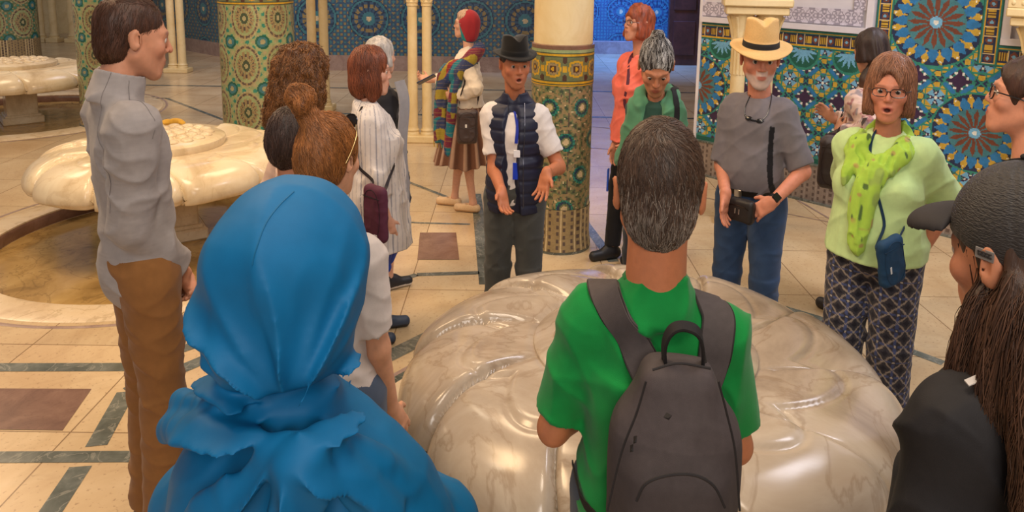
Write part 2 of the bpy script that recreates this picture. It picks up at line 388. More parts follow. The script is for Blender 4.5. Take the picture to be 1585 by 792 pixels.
def strands(name, sd, parent, n, flow, length, rad, colf, off=.001, M=5, curl=0., sel=None, lift=.006, seed=1):
    """fine locks of hair lying on a hair volume"""
    g = np.random.default_rng(seed); V = sd.V
    if sel is not None: V = V[sel(V)]
    root = V[g.integers(0, len(V), n)]+g.normal(0, sd.v*.5, (n, 3)); P = root.copy(); pts = []
    step = (length*(.6+.8*g.random(n))/(M-1))[:, None]; prev = None; jit = g.normal(0, .22, (n, 3))
    for i in range(M):
        N = sd.grad(P); d0 = sd.d(P); tgt = off+lift*(i/(M-1))**2*g.random(n); P = P-((d0-tgt)*.9)[:, None]*N; pts.append(P.copy())
        f = flow(P)+jit+(curl*np.stack([np.sin(i*2.1+root[:, 2]*90), np.cos(i*2.1+root[:, 0]*90), 0*P[:, 0]], -1) if curl else 0)
        f = f-N*(f*N).sum(-1, keepdims=True); f /= np.linalg.norm(f, axis=-1, keepdims=True)+1e-9; P = P+f*step
    pts = np.stack(pts, 1); T = np.gradient(pts, axis=1); T /= np.linalg.norm(T, axis=-1, keepdims=True)+1e-9
    N = sd.grad(pts.reshape(-1, 3)).reshape(pts.shape); Sd = np.cross(T, N); Sd /= np.linalg.norm(Sd, axis=-1, keepdims=True)+1e-9; N = np.cross(Sd, T)
    rr = (rad*(.6+.8*g.random(n)))[:, None]*(1-.75*np.linspace(0, 1, M)**2)[None]
    ang = [R(210), R(330), R(90)]; ring = np.stack([pts+rr[..., None]*(Sd*math.cos(a)+N*math.sin(a)) for a in ang], 2)
    VV = ring.reshape(-1, 3); base = (np.arange(n)[:, None, None, None]*M+np.arange(M-1)[None, :, None, None])*3; j = np.arange(3)[None, None, :, None]
    q = np.concatenate([base+j, base+(j+1) % 3, base+3+(j+1) % 3, base+3+j], -1).reshape(-1, 4)
    me = fastmesh(name, VV, q); c = colf(root, g.random(n)); c = np.repeat(c, M*3, 0)
    if len(me.vertices) == len(c): set_col(me, c)
    return link(name, me, M_STRAND, parent)

# ------------------------------------------------------------ people
class Person:
    """local frame: feet at z 0, faces +y, own right hand towards +x"""
    def __init__(s, label, px, py, D, rz, sex='f', w=1., dp=1., yaw=0, pitch=0, roll=0, hair=.015, skin='#c98d6c', vox=.006, lean=0, bust=0, belly=0, headfwd=0, sh=1., hsc=1., sc=.88, sdrop=0.):
        s.sc = sc; s.sd = sdrop
        hp = atD(px, py, D); s.H = hp[2]-hair; az = math.atan2(hp[0], hp[1]); s.root = thing('person', label, 'person', (hp[0], hp[1], 0), R(rz)-az); s.q = q = s.H/1.75
        s.rz = R(rz)-az; s.root.scale = (sc, sc, 1); s.loc = np.array([hp[0], hp[1], 0.]); s.w = w; s.dp = dp; s.sex = sex; s.skin = lin(skin); s.vox = vox; s.lean = lean; s.bust = bust; s.belly = belly
        s.shx = (.158 if sex == 'm' else .136)*w**.5*q*sh; s.hipx = .09*q*w**.5
        hs = q*(1.06 if sex == 'm' else 1.03)*hsc; s.hs = hs
        s.hR = rotm(R(yaw), R(pitch), R(roll))
        s.nb = np.array([0, -.025*q+lean, 1.43*q-sdrop])
        s.hO = s.nb+np.array([0, (.03+headfwd)*q, 1.75*q-.116*hs-s.nb[2]])
        s.arms = {}; s.legs = {}
        for sd in (-1, 1): s.leg(sd)
    def hit(s, g, px, py, off=.001, dy=0.):
        o = s.toL(np.array([0, 0, CAMZ])); t = s.toL(np.array([0, 0, CAMZ])+ray(px, py)) - o; t = t/np.linalg.norm(t); a = np.linalg.norm(s.pix(px, py, -.6)-o); x = a
        for _ in range(400):
            P_ = o+t*x; inside = ((P_ > g.glo+g.v) & (P_ < g.glo+g.v*(np.array(g.G.shape)-2))).all(); d = g.d(P_) if inside else .02
            if d < off+.0008: return P_
            x += max(min(d-off, .02)*.7, .0006)
            if x > a+1.2: break
        return s.pix(px, py, dy)
    def hits(s, g, pts, n=24, off=.001, dy=0.):
        return g.snap(bez([s.hit(g, *p_, off, dy) for p_ in pts], n), off)
    def toW(s, p): c, n = math.cos(s.rz), math.sin(s.rz); p = np.asarray(p, float); return np.stack([(c*p[..., 0]-n*p[..., 1])*s.sc, (n*p[..., 0]+c*p[..., 1])*s.sc, p[..., 2]], -1)+s.loc
    def toL(s, p): c, n = math.cos(-s.rz), math.sin(-s.rz); p = np.asarray(p, float)-s.loc; return np.stack([(c*p[..., 0]-n*p[..., 1])/s.sc, (n*p[..., 0]+c*p[..., 1])/s.sc, p[..., 2]], -1)
    def pix(s, px, py, dy=0):
        """local point seen at a pixel, at the person's own distance plus dy"""
        return s.toL(atD(px, py, s.loc[1]+dy))
    def leg(s, sd, foot=None, knee=None, turn=0):
        q = s.q; f = np.array(foot if foot is not None else (sd*.10, 0, 0), float)*q; hip = np.array([sd*s.hipx, 0, .90*q])
        an = f+np.array([0, -.02, .085])*q; kn = (hip+an)/2+np.array([0, .02, .02])*q if knee is None else np.array(knee, float)*q
        s.legs[sd] = (hip, kn, an, turn)
    def arm(s, sd, wrist, hint=(0, -1, -.3), hdir=None, palm=None, curl=.5, spread=.12):
        q = s.q; S = np.array([sd*s.shx, s.lean-.01*q, 1.345*q-s.sd]); Wp = np.array(wrist, float); a, b_ = .295*q, .255*q
        d = Wp-S; L_ = np.linalg.norm(d)
        if L_ > (a+b_)*.995: Wp = S+d/L_*(a+b_)*.995; d = Wp-S; L_ = np.linalg.norm(d)
        u = d/L_; x = (a*a-b_*b_+L_*L_)/(2*L_); h = math.sqrt(max(a*a-x*x, 0)); n = np.array(hint, float); n = unit(n-u*(n@u)); E = S+u*x+n*h
        hd = unit(Wp-E) if hdir is None else unit(hdir); pn = np.array([-sd, 0, 0.]) if palm is None else np.array(palm, float); pn = unit(pn-hd*(pn@hd))
        s.arms[sd] = dict(S=S, E=E, W=Wp, hd=hd, pn=pn, curl=curl, spread=spread)
    # -- primitives
    def torso(s, g, i=0., k=.045, hip=True):
        k = min(k, .045)
        q, w, dp = s.q, s.w, s.dp; f = s.sex == 'f'; ln = lambda z: s.lean*max(0, (z-.95)/.5)
        if hip: g.ell((0, -.012*q, .93*q), ((.162 if f else .150)*w*q+i, (.122 if f else .112)*dp*q+i, .135*q+i), k)
        g.ell((0, ln(1.1)+.0*q, 1.09*q), ((.124 if f else .134)*w*q+i, .102*dp*q+i, .16*q+i), k)
        g.ell((0, ln(1.25)-.002*q, 1.245*q-s.sd*.6), ((.135 if f else .150)*w*q+i, .110*dp*q+i, .160*q+i), k)
        g.cap((-s.shx*.80, s.lean-.012*q, 1.33*q-s.sd), (s.shx*.80, s.lean-.012*q, 1.33*q-s.sd), .052*q+i, k=k)
        for sd in (-1, 1): g.cap((0, s.lean-.03*q, 1.412*q-s.sd), (sd*s.shx*.80, s.lean-.02*q, 1.345*q-s.sd), .038*q+i, .040*q+i, k=.035)
        if s.belly: g.ell((0, .045*q, 1.06*q), (.14*w*q+i, (.085+s.belly)*q+i, .15*q+i), k)
        if s.bust:
            for sd in (-1, 1): g.ell((sd*.072*w*q, .066*dp*q+s.lean*.8, 1.205*q-s.sd), (.072*q*w+i, (.045+s.bust)*q+i, .075*q+i), .03)
    def armp(s, g, sd, i=0., t0=0, t1=2., k=.02, flat=True, ends=(.046, .039, .027)):
        A = s.arms.get(sd)
        if A is None: return
        q = s.q*(s.w**.3); r0, r1, r2 = [e*q for e in ends]
        if t0 < 1:
            e = min(t1, 1.); E = A['S']+(A['E']-A['S'])*e
            (g.cone if (flat and t1 < 1) else g.cap)(A['S'], E, r0+i, r0+(r1-r0)*e+i, k=k)
            if flat and t1 < 1: g.ell(A['S'], (r0+i,)*3, k)
        if t1 > 1:
            e = t1-1; E = A['E']+(A['W']-A['E'])*e
            (g.cone if (flat and t1 < 2.0) else g.cap)(A['E'], E, r1+i, r1+(r2-r1)*e+i, k=k)
            if flat and t1 < 2.0: g.ell(A['E'], (r1+i,)*3, k)
    def legp(s, g, sd, i=0., t1=2., k=.03, ends=(.088, .058, .042)):
        hip, kn, an, _ = s.legs[sd]; q = s.q*s.w**.4; r0, r1, r2 = [e*q for e in ends]
        if t1 <= 1: e = t1; E = hip+(kn-hip)*e; g.cone(hip, E, r0+i, r0+(r1-r0)*e+i, k=k)
        else:
            g.cap(hip, kn, r0+i, r1+i, k=k); e = t1-1; E = kn+(an-kn)*e; g.cone(kn, E, r1+i, r1+(r2-r1)*e+i, k=.02)
            if s.sex and t1 > 1.5 and i < .012: g.ell(kn+(an-kn)*.3+np.array([0, -.018*q, 0]), (.047*q+i, .045*q+i, .10*q+i), .03)
    def hand(s, g, sd):
        A = s.arms[sd]; d, n, Wp = A['hd'], A['pn'], A['W']; t = np.cross(d, n)*(1 if sd > 0 else -1); q = s.q*.98; c = A['curl']; k = .006
        Rm = np.stack([t, n, d], -1)
        g.box(Wp+d*.050*q, (.039*q, .0145*q, .046*q), .013*q, .012, rot=Rm)
        g.cap(Wp-d*.01, Wp+d*.035*q, .027*q, .025*q, .015)
        g.ell(Wp+d*.035*q+t*.022*q+n*.008*q, (.016*q, .015*q, .028*q), .012, rot=Rm)
        Ls = [.072, .080, .074, .058]
        for j in range(4):
            lat = (.030-.0205*j)*q; b0 = Wp+d*(.088-.004*abs(j-1.3))*q+t*lat; spd = A['spread']*(1.4-j)
            L_ = Ls[j]*q; dd = unit(d+t*spd*.6); p = b0; a = 0
            for seg, fr in enumerate((.42, .32, .26)):
                a += c*(.55 if seg == 0 else .75)*(1+.12*j); v = dd*math.cos(a)+n*math.sin(a); p2 = p+v*L_*fr
                r_ = (.0092-.0008*seg)*q*(1 if j < 3 else .88); g.cap(p, p2, r_+.0005, r_, k); p = p2
        p = Wp+d*.028*q+t*.030*q+n*.004; v = unit(d*.62+t*.75+n*.3)
        p2 = p+v*.034*q; g.cap(p, p2, .0125*q, .0105*q, .01); v = unit(d*.85+t*.42+n*.35*c+n*.1); p3 = p2+v*.030*q; g.cap(p2, p3, .0105*q, .009*q, k)
    def head(s, g, mouth=0., nose=1., jaw=1., ears=True, brow=1.):
        h = s.hs; g.frame(s.hR*1.0, s.hO); f = s.sex == 'f'; J = jaw*(.92 if f else 1)
        g.ell((0, -.012*h, .028*h), (.076*h, .098*h, .088*h), .01)
        g.ell((0, .030*h, -.022*h), (.064*h*J, .064*h, .084*h), .03)
        for sd in (-1, 1):
            g.cap((sd*.052*h*J, -.002*h, -.045*h), (sd*.018*h, .064*h, -.092*h), .020*h, .019*h, .025)
            g.ell((sd*.044*h, .062*h, -.022*h), (.021*h, .022*h, .02*h), .02)
            g.cap((sd*.012*h, .092*h, .020*h), (sd*.046*h, .074*h, .020*h), .009*h*brow, .007*h, .018)
        g.ell((0, .070*h, -.098*h), (.021*h*J, .019*h, .017*h), .02)
        g.ell((0, .080*h, -.060*h), (.030*h, .016*h, .024*h), .02)
        for sd in (-1, 1): g.ell((sd*.031*h, .104*h, .002*h), (.0155*h, .018*h, .0095*h), .009, kind='sub')
        g.cap((0, .092*h, .012*h), (0, .106*h*nose, -.026*h), .0070*h, .0100*h, .008)
        for sd in (-1, 1):
            g.ell((sd*.0105*h, .097*h, -.030*h), (.0075*h, .010*h, .0065*h), .005)
            g.cap((sd*.018*h, .0895*h, .012*h), (sd*.043*h, .082*h, .009*h), .004*h, .004*h, .006)
        g.ell((0, .093*h, -.056*h), (.020*h, .0085*h, .005*h), .005)
        g.ell((0, .092*h, -.067*h-mouth*.012*h), (.018*h, .009*h, .0065*h), .005)
        if mouth: g.ell((0, .102*h, -.0615*h-mouth*.006*h), (.015*h, .018*h, (.003+.008*mouth)*h), .003, kind='sub')
        else: g.ell((0, .106*h, -.0612*h), (.017*h, .009*h, .0012*h), .002, kind='sub')
        if ears:
            for sd in (-1, 1):
                rt = rotm(R(-sd*22), 0, R(sd*6))
                g.ell((sd*.082*h, -.012*h, -.004*h), (.0080*h, .0185*h, .031*h), .006, rot=rt)
                g.ell((sd*.090*h, -.006*h, .0*h), (.006*h, .010*h, .017*h), .004, rot=rt, kind='sub')
        g.frame()
    def neckp(s, g, i=0., k=.03):
        r = (.056 if s.sex == 'm' else .049)*s.q*s.w**.3; top = s.hO+s.hR@np.array([0, -.02, -.055])*s.hs
        g.cap(s.nb, top, r*1.08+i, r+i, k=k)
    def face_col(s, V, beard=None, lips='#a8574c', brows='#4a3326', cap=None):
        h = s.hs; q = (V-s.hO)@s.hR/h; c = np.tile(s.skin, (len(V), 1))
        red = lin('#b5604c')
        def blob(p, r): return np.exp(-(((q-np.array(p))/np.array(r))**2).sum(1))
        near = (np.linalg.norm(q, axis=1) < .2)
        for sd in (-1, 1): c = mix(c, red, .35*blob((sd*.045, .07, -.03), (.022, .03, .02))*near)
        c = mix(c, red, .3*blob((0, .11, -.025), (.014, .02, .014))*near)
        lip = sstep(1.3, .7, np.sqrt(((q[:, 0])/.021)**2+((q[:, 2]+.062)/.0105)**2))*(q[:, 1] > .075)*near; c = mix(c, lin(lips), .75*lip)
        c = mix(c, lin('#3a1512'), .9*sstep(.105, .093, q[:, 1])*sstep(1.1, .7, np.sqrt((q[:, 0]/.014)**2+((q[:, 2]+.065)/.009)**2))*(q[:, 1] > .07)*near*getattr(s, '_mouth', 0))
        for sd in (-1, 1):
            br_ = sstep(1.3, .6, np.sqrt(((q[:, 0]-sd*.031)/.020)**2+((q[:, 2]-.0225+.12*np.abs(q[:, 0]-sd*.027))/.0045)**2))*(q[:, 1] > .06)*near; c = mix(c, lin(brows), .5*br_)
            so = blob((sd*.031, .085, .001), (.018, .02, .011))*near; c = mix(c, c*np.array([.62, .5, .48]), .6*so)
        if beard:
            bm = sstep(-.045, -.062, q[:, 2]+.15*np.maximum(0, .06-q[:, 1])*0)*(q[:, 1] > .03)*(q[:, 2] > -.125)*near*(1-lip); bm = np.maximum(bm, .9*((q[:, 2] < -.036) & (q[:, 2] > -.054) & (np.abs(q[:, 0]) < .026) & (q[:, 1] > .085)))
            c = mix(c, lin(beard[0]), beard[1]*bm)
        c = c*(1+.08*(vnoise(V*60)[:, None]-.5))
        return c
    def body(s, mouth=0, beard=None, lips='#a8574c', brows='#4a3326', headkw={}, legs=2., bare=False, vox=None):
        v = vox or s.vox; g = SDF(v); s._mouth = 1 if mouth else 0
        s.torso(g, -.012)
        for sd in (-1, 1):
            s.armp(g, sd, 0, flat=False); s.legp(g, sd, -.008)
            if sd in s.arms: s.hand(g, sd)
            hip, kn, an, t = s.legs[sd]; q = s.q; fw_ = np.array([-math.sin(t), math.cos(t), 0])
            g.cap(an, an*np.array([1, 1, 0])+fw_*.0+np.array([0, 0, .045*q]), .036*q, .034*q, .02); g.cap(an*np.array([1, 1, 0])-fw_*.03*q+np.array([0, 0, .038*q]), an*np.array([1, 1, 0])+fw_*.15*q+np.array([0, 0, .028*q]), .032*q, .024*q, .02)
        s.neckp(g); s.head(g, mouth, **headkw)
        ob = g.mesh('body', M_SKIN, s.root, lambda V: s.face_col(V, beard, lips, brows)); s.gb = g
        return ob
    def eyes(s, iris='#4a3a2c'):
        for sd in (-1, 1):
            mb = MB(); c = s.hO+s.hR@(np.array([sd*.031, .0795, .002])*s.hs); mb.color('#e8ddd4').ell(c, (.0125*s.hs,)*3, 16, 12)
            V = np.concatenate(mb.v); f = s.hR@np.array([0, 1, -.12]); f /= np.linalg.norm(f); a = ((V-c)@f)/(.0125*s.hs)
            mb.c = [np.where((a > .88)[:, None], lin('#120c0a'), np.where((a > .78)[:, None], lin(iris), lin('#cfc0b4')))]
            mb.build('eye', M_GLOSS, s.root)
    def glasses(s, col='#2a2020', w=.026, hgt=.016, r=.0017, rim=True):
        h = s.hs; g = MB().color(col); T = lambda p: s.hO+s.hR@(np.array(p)*h)
        for sd in (-1, 1):
            a = np.linspace(0, 2*math.pi, 28, endpoint=False)
            ring = [T((sd*.033+w*np.sign(math.cos(t))*abs(math.cos(t))**.7, .106-.18*abs(sd*.033+w*math.cos(t))**1.2*2, hgt*np.sign(math.sin(t))*abs(math.sin(t))**.7-.001)) for t in a]
            g.tube(ring, r*h, 6, closed=True)
            g.tube([T((sd*(.033+w), .096, .004)), T((sd*.074, .075, .006)), T((sd*.083, .02, .004)), T((sd*.083, -.012, -.002))], r*h, 6)
        g.tube([T((-.008, .104, .002)), T((0, .107, .005)), T((.008, .104, .002))], r*h, 6)
        return g.build('glasses', M_GLOSS, s.root)
    def folds(s, amp=.006, f=(9, 9, 16), seed=0., vert=0.):
        def fn(P):
            Q = P+.03*(vnoise(P*7+seed)[:, None]-.5); n = ridge(Q*np.array(f)+seed*3.1)**3; Q2 = Q@np.array([[.8, 0, .6], [0, 1, 0], [-.6, 0, .8]]); n2 = ridge(Q2*np.array(f)*np.array([.8, .8, 1.5])+seed*5.3)**4; o = -1.15*amp*(n-.3)-.9*amp*(n2-.2)
            if vert: o = o-vert*(ridge(Q*np.array([22, 22, 2.5])+seed)**1.5-.4)
            return o
        return fn
    def top(s, col, sleeve=.7, hem=.86, inf=.012, name='shirt', amp=.006, neck=.068, mat=None, vert=0, neckdrop=0., vee=None, cut=None, f=(9, 9, 16), sleeve_inf=None, ease=0., vox=None, seed=1., extra=None, hemk=.004, shape=None, armends=(.046, .039, .027), armk=.028):
        g = SDF(vox or s.vox); q = s.q; s.torso(g, inf, k=.06)
        if ease: g.cone((0, 0, hem*q-.005), (0, 0, 1.2*q), .15*s.w*q+inf+ease, .12*s.w*q+inf, .06) if not isinstance(ease, tuple) else g.ell((0, .0, (hem+.12)*q), (ease[0], ease[1], .26*q), .08)
        for sd in (-1, 1):
            if sd in s.arms: s.armp(g, sd, (sleeve_inf if sleeve_inf is not None else inf+.004), 0, sleeve, k=armk, ends=armends)
        if shape: shape(g)
        g.disp(s.folds(amp, f, seed, vert))
        g.plane((0, 0, hem*q), (0, 0, -1), hemk)
        top_ = s.hO+s.hR@np.array([0, 0, -.05])*s.hs
        g.cap(s.nb+np.array([0, .004, -.004-neckdrop]), top_+np.array([0, 0, .06]), neck*q, (neck+.01)*q, .012, kind='sub')
        if vee: g.cap(s.nb+np.array([0, .10*q, 0]), s.nb+np.array([0, .13*q+s.dp*.02, -vee*q]), .045*q, .006*q, .01, kind='sub')
        if cut: cut(g)
        o = g.mesh(name, mat or M_CLOTH, s.root, col); s.gt = g
        return o
    def trousers(s, col, top=.98, t1=1.97, inf=.012, amp=.006, name='trousers', mat=None, flare=.0, seed=2., ends=(.09, .064, .052), vox=None):
        g = SDF(vox or s.vox); q = s.q; f = s.sex == 'f'; i = inf
        g.ell((0, -.012*q, .93*q), ((.162 if f else .150)*s.w*q+i, (.122 if f else .112)*s.dp*q+i, .135*q+i), .05)
        g.ell((0, 0, 1.09*q), ((.124 if f else .134)*s.w*q+i, .102*s.dp*q+i, .16*q+i), .05)
        if s.belly: g.ell((0, .045*q, 1.06*q), (.14*s.w*q+i-.012, (.085+s.belly)*q+i-.012, .15*q+i), .05)
        for sd in (-1, 1): s.legp(g, sd, inf, t1, ends=(ends[0], ends[1]+flare*.3, ends[2]+flare), k=.025)
        g.disp(s.folds(amp*.6, (8, 8, 13), seed)); g.plane((0, 0, top*q), (0, 0, 1))
        return g.mesh(name, mat or M_CLOTH, s.root, col)
    def shoes(s, col='#2a2626', sole='#1c1a1a', low=False, name='shoe', mat=None, v=.004):
        q = s.q
        for sd in (-1, 1):
            hip, kn, an, t = s.legs[sd]; fw_ = np.array([-math.sin(t), math.cos(t), 0]); b_ = an*np.array([1, 1, 0]); g = SDF(v); U = np.array([0, 0, 1.])
            lift = an[2]-.085*q; b_ = b_+U*lift
            g.cap(b_-fw_*.035*q+U*.04*q, b_+fw_*.165*q+U*.034*q, .040*q, .036*q, .02)
            g.ell(b_+fw_*.03*q+U*.06*q, (.036*q, .06*q, (.035 if low else .05)*q), .03, rot=rotm(t))
            if not low: g.cap(b_+U*.05*q, b_+U*.105*q-fw_*.01, .042*q, .040*q, .02)
            g.plane(b_+U*.002, (0, 0, -1), .004); g.plane(b_+U*(.075 if low else .11)*q, (0, 0, 1), .004)
            if low: g.cap(b_+U*.09*q, b_+fw_*.05*q+U*.085*q, .037*q, .03*q, .006, kind='sub')
            z0 = lift+.022; g.mesh(name, mat or M_LEATHER, s.root, lambda V: np.where((V[:, 2] < z0)[:, None], lin(sole), lin(col)))
    def hairmesh(s, build, col, name='hair', vox=None, seed=0., sdisp=.003, freq=(120, 120, 14), smooth=1, colfn=None, grey=None):
        g = SDF(vox or min(s.vox, .005)); g.frame(s.hR, s.hO); build(g, s.hs)
        hR, hO, h = s.hR, s.hO, s.hs
        g.frame(); g.disp(lambda P: -sdisp*(vnoise((P-hO)@hR*np.array(freq)+seed)-.5)*2-.4*sdisp*(vnoise((P-hO)@hR*np.array(freq)*.35+seed+9)-.5)*2)
        base = lin(col)
        def cf(V):
            q = (V-hO)@hR; n = vnoise(q*np.array(freq)*1.3+seed+3); c = base[None]*(.55+.9*n)[:, None]
            if grey is not None: c = mix(c, lin(grey[0]), grey[1]*sstep(.45, .75, vnoise(q*np.array(freq)*1.7+seed+11)))
            if colfn: c = colfn(q/h, c)
            return c
        o = g.mesh(name, M_HAIR, s.root, cf, smooth=smooth); s.gh = g; return o
# common hair volumes (head frame, h scales)
def hair_short(g, h, top=.012, recede=0., nape=-.085, sides=.006):
    g.ell((0, -.014*h, .032*h), ((.078+sides)*h, (.1+sides)*h, (.088+top)*h), .02)
    g.ell((0, -.050*h, -.030*h), ((.062+sides*.5)*h, (.058+sides*.6)*h, .060*h), .03)
    g.ell((0, (.118-recede)*h, -.035*h), (.072*h, .085*h, .098*h), .012, kind='sub')
    for sd in (-1, 1): g.ell((sd*.086*h, .008*h, -.022*h), (.022*h, .030*h, .040*h), .008, kind='sub')
    g.plane((0, -.05*h, nape*h), (0, .25, -1), .004)

# ============================================================ THE SETTING
FOUNTAINS = []
def fcen(px, py): p = at(px, py, .6); return p[0], p[1]
F_MAIN = (.50, 2.56, .90); F_MID = (-2.60, 5.45, .93); F_FAR = (-6.30, 9.35, 1.0)
POOLS = ((.50, 2.56, 1.04, 1.27), (-2.50, 5.25, 1.20, 1.42), (-6.30, 9.35, 1.35, 1.65))
# floor slab with three round openings for the basins
def floor_mesh():
    pts = [(-16, -2), (9, -2), (9, 24), (-16, 24)]; edges = [(0, 1), (1, 2), (2, 3), (3, 0)]
    for cx, cy, k, _ in POOLS:
        n = 72; b0 = len(pts)
        pts += [(cx+k*math.cos(2*math.pi*i/n), cy+k*math.sin(2*math.pi*i/n)) for i in range(n)]
        edges += [(b0+i, b0+(i+1) % n) for i in range(n)]
    v, e, f, *_ = delaunay_2d_cdt([Vector(p) for p in pts], edges, [], 1, 1e-6)
    keep = []
    for t in f:
        c = sum((v[i] for i in t), Vector((0, 0)))/3
        if all((c.x-cx)**2+(c.y-cy)**2 > (k*.999)**2 for cx, cy, k, _ in POOLS): keep.append(t)
    V = [(p.x, p.y, 0) for p in v]; me = bpy.data.meshes.new('floor')
    z = .0012; mats = [0]*len(keep)
    def poly(P, m):
        b0 = len(V); V.extend([(p[0], p[1], z+.0004*m) for p in P]); keep.append(tuple(range(b0, b0+len(P)))); mats.append(m)
    def strip(P, w, m=1):
        P = np.array(P, float)[:, :2]
        for a, b_ in zip(P[:-1], P[1:]):
            d = unit(b_-a); n_ = np.array([-d[1], d[0]])*w/2; poly([a-n_, b_-n_, b_+n_, a+n_], m)
    G = lambda x, y: at(x, y)[:2]
    # brown squares and green-grey bands as the photograph lays them
    poly([(-2.37-.3, 3.19), (-1.95, 3.20), (-1.90, 2.89), (-2.6, 2.89)][::-1], 2)
    poly([G(650, 360), G(706, 360), G(711, 402), G(646, 402)][::-1], 2)
    strip([G(-300, 569), G(205, 568), G(300, 534), G(420, 492)], .075); strip([G(-300, 709), G(290, 706)], .07)
    strip([G(40, 850), G(125, 722)], .085); strip([G(149, 690), G(196, 606), G(305, 561), G(400, 520)], .085)
    strip([G(590, 443), G(645, 425), G(742, 422)], .05); strip([G(737, 300), G(752, 440)], .085)
    strip([G(592, 341), G(650, 345), G(728, 347)], .03); strip([G(560, 250), G(620, 277), G(700, 308)], .04)
    strip([G(590, 557), G(668, 518)], .10); strip([G(590, 603), G(645, 574)], .11)
    strip([G(905, 345), G(950, 405)], .075); strip([G(1185, 468), G(1300, 502), G(1460, 562)], .06); strip([G(1370, 625), G(1450, 655)], .06)
    strip([G(215, 152), G(258, 152), G(350, 187)], .05); strip([G(90, 150), G(240, 150)], .04)
    strip([G(1060, 300), G(1290, 345)], .012, 3); strip([G(1235, 310), G(1300, 348)], .02, 3); strip([G(905, 195), G(960, 200)], .03, 3); strip([G(905, 228), G(955, 232)], .03, 3)
    strip([(-3.5, 9.6), (5, 9.6)], .08); strip([(-6, 11.6), (5, 11.6)], .08)
    me.from_pydata(V, [], [tuple(t) for t in keep]); me.update()
    for m_ in (M_FLOOR, M_GREENST, M_BROWNST, M_PLINTH): me.materials.append(m_)
    me.polygons.foreach_set('material_index', mats)
    # all faces up
    o = bpy.data.objects.new('floor', me); COL.objects.link(o)
    import bmesh
    bm = bmesh.new(); bm.from_mesh(me)
    for f_ in bm.faces:
        if f_.normal.z < 0: f_.normal_flip()
    bm.to_mesh(me); bm.free(); return struct(o)
floor = floor_mesh()

# ---------------- mosaics: one small tessera after another
PAL = {k: lin(v) for k, v in dict(green='#33816f', dgreen='#1f5b4c', navy='#26324f', purple='#3b2a45', blue='#2f74a8', lblue='#6fa8c8', yellow='#bd9b3c', brown='#6e3f2f', white='#d9d8cc',
       olive='#6d744e', dolive='#414e3a', tan='#94805a', dbrown='#4e3526', cream='#c9b48a', gold='#c79a26', teal='#2f7a72', plaster='#cbc4cf', carve_shade='#97909c', bnavy='#243750', bmid='#3a566e', bgold='#8d7a50', bteal='#41767e', sage='#93a070', umber='#594a42', tan2='#a39a72', taupe='#85766a', taupe2='#94867a').items()}
PK = list(PAL); PA = np.array([PAL[k] for k in PK]); ID = {k: i for i, k in enumerate(PK)}
def paint(shape, base): return np.full(shape, ID[base], int)
def rosette(c, u, v, cu, cv, Rr, n=16, petal='brown', strap='green', field='blue', gap='navy', star='lblue', outer='green'):
    du, dv = u-cu, v-cv; r = np.hypot(du, dv); th = np.arctan2(dv, du); st = 2*math.pi/n; a = (th+math.pi/2) % st; a = np.minimum(a, st-a); x = r*np.cos(a); w = r*np.sin(a)
    x = x/Rr; w = w/Rr; rr = r/Rr; a2 = st/2-a; w2 = rr*np.sin(a2); x2 = rr*np.cos(a2); alt = (np.floor(((th+math.pi/2) % (2*math.pi))/st+.5).astype(int) % 2) == 0
    c = np.where(rr < 1.0, ID[gap], c)
    k = (rr < .97) & (w2 < .085*(1-np.abs(x2-.80)/.19)); c = np.where(k, ID['yellow'], c)
    k = (rr < .90) & (w < .115*(1-np.abs(x-.70)/.22)+.01); c = np.where(k, ID[field], c)
    k = (rr < .60); c = np.where(k, ID[strap], c)
    hw = np.where(x < .44, .006+.115*x, .0566*(1-(x-.44)/.15)); k = (x > .12) & (x < .59) & (w < hw); c = np.where(k, ID[petal], c)
    k = (rr < .13); c = np.where(k, ID[star], c); k = rr < .05; c = np.where(k, ID['white'], c)
    k = (rr > .955) & (rr < 1.0); c = np.where(k, ID[outer], c)
    k = (np.abs(rr-.88) < .022) & (w2 < .02); c = np.where(k, ID['white'], c)
    return c
def lattice(u, v, P=.30):
    x = np.abs(((u/P) % 1)-.5)*2; y = np.abs(((v/P) % 1)-.5)*2; a = np.maximum(x, y); b_ = np.minimum(x, y)
    c = paint(u.shape, 'blue')
    c = np.where((a > .55) & (b_ < .30), ID['navy'], c); c = np.where((a+b_ > 1.35), ID['purple'], c)
    c = np.where((np.abs(a-.72) < .13) & (b_ < .16-.3*np.abs(a-.72)), ID['yellow'], c)
    c = np.where((a < .42) & (b_ < a*.42), ID['purple'], c); c = np.where((a < .42) & (b_ >= a*.42), ID['lblue'], c); c = np.where((a+b_ > .62) & (a+b_ < .95) & (a < .66) & (b_ > .12), ID['yellow'], c)
    w = .034
    for e in (np.abs(a-.5), np.abs(a+b_-1.0)/1.41, np.abs(a-b_*1.9-.30)/2.1, np.abs(a+.5*b_-1.12)/1.1): c = np.where(e < w, ID['green'], c)
    c = np.where(np.hypot(a-.83, b_-.62) < .075, ID['white'], c); c = np.where(np.hypot(a-.25, b_-.0) < .05, ID['white'], c); c = np.where(a+b_ < .12, ID['white'], c)
    return c
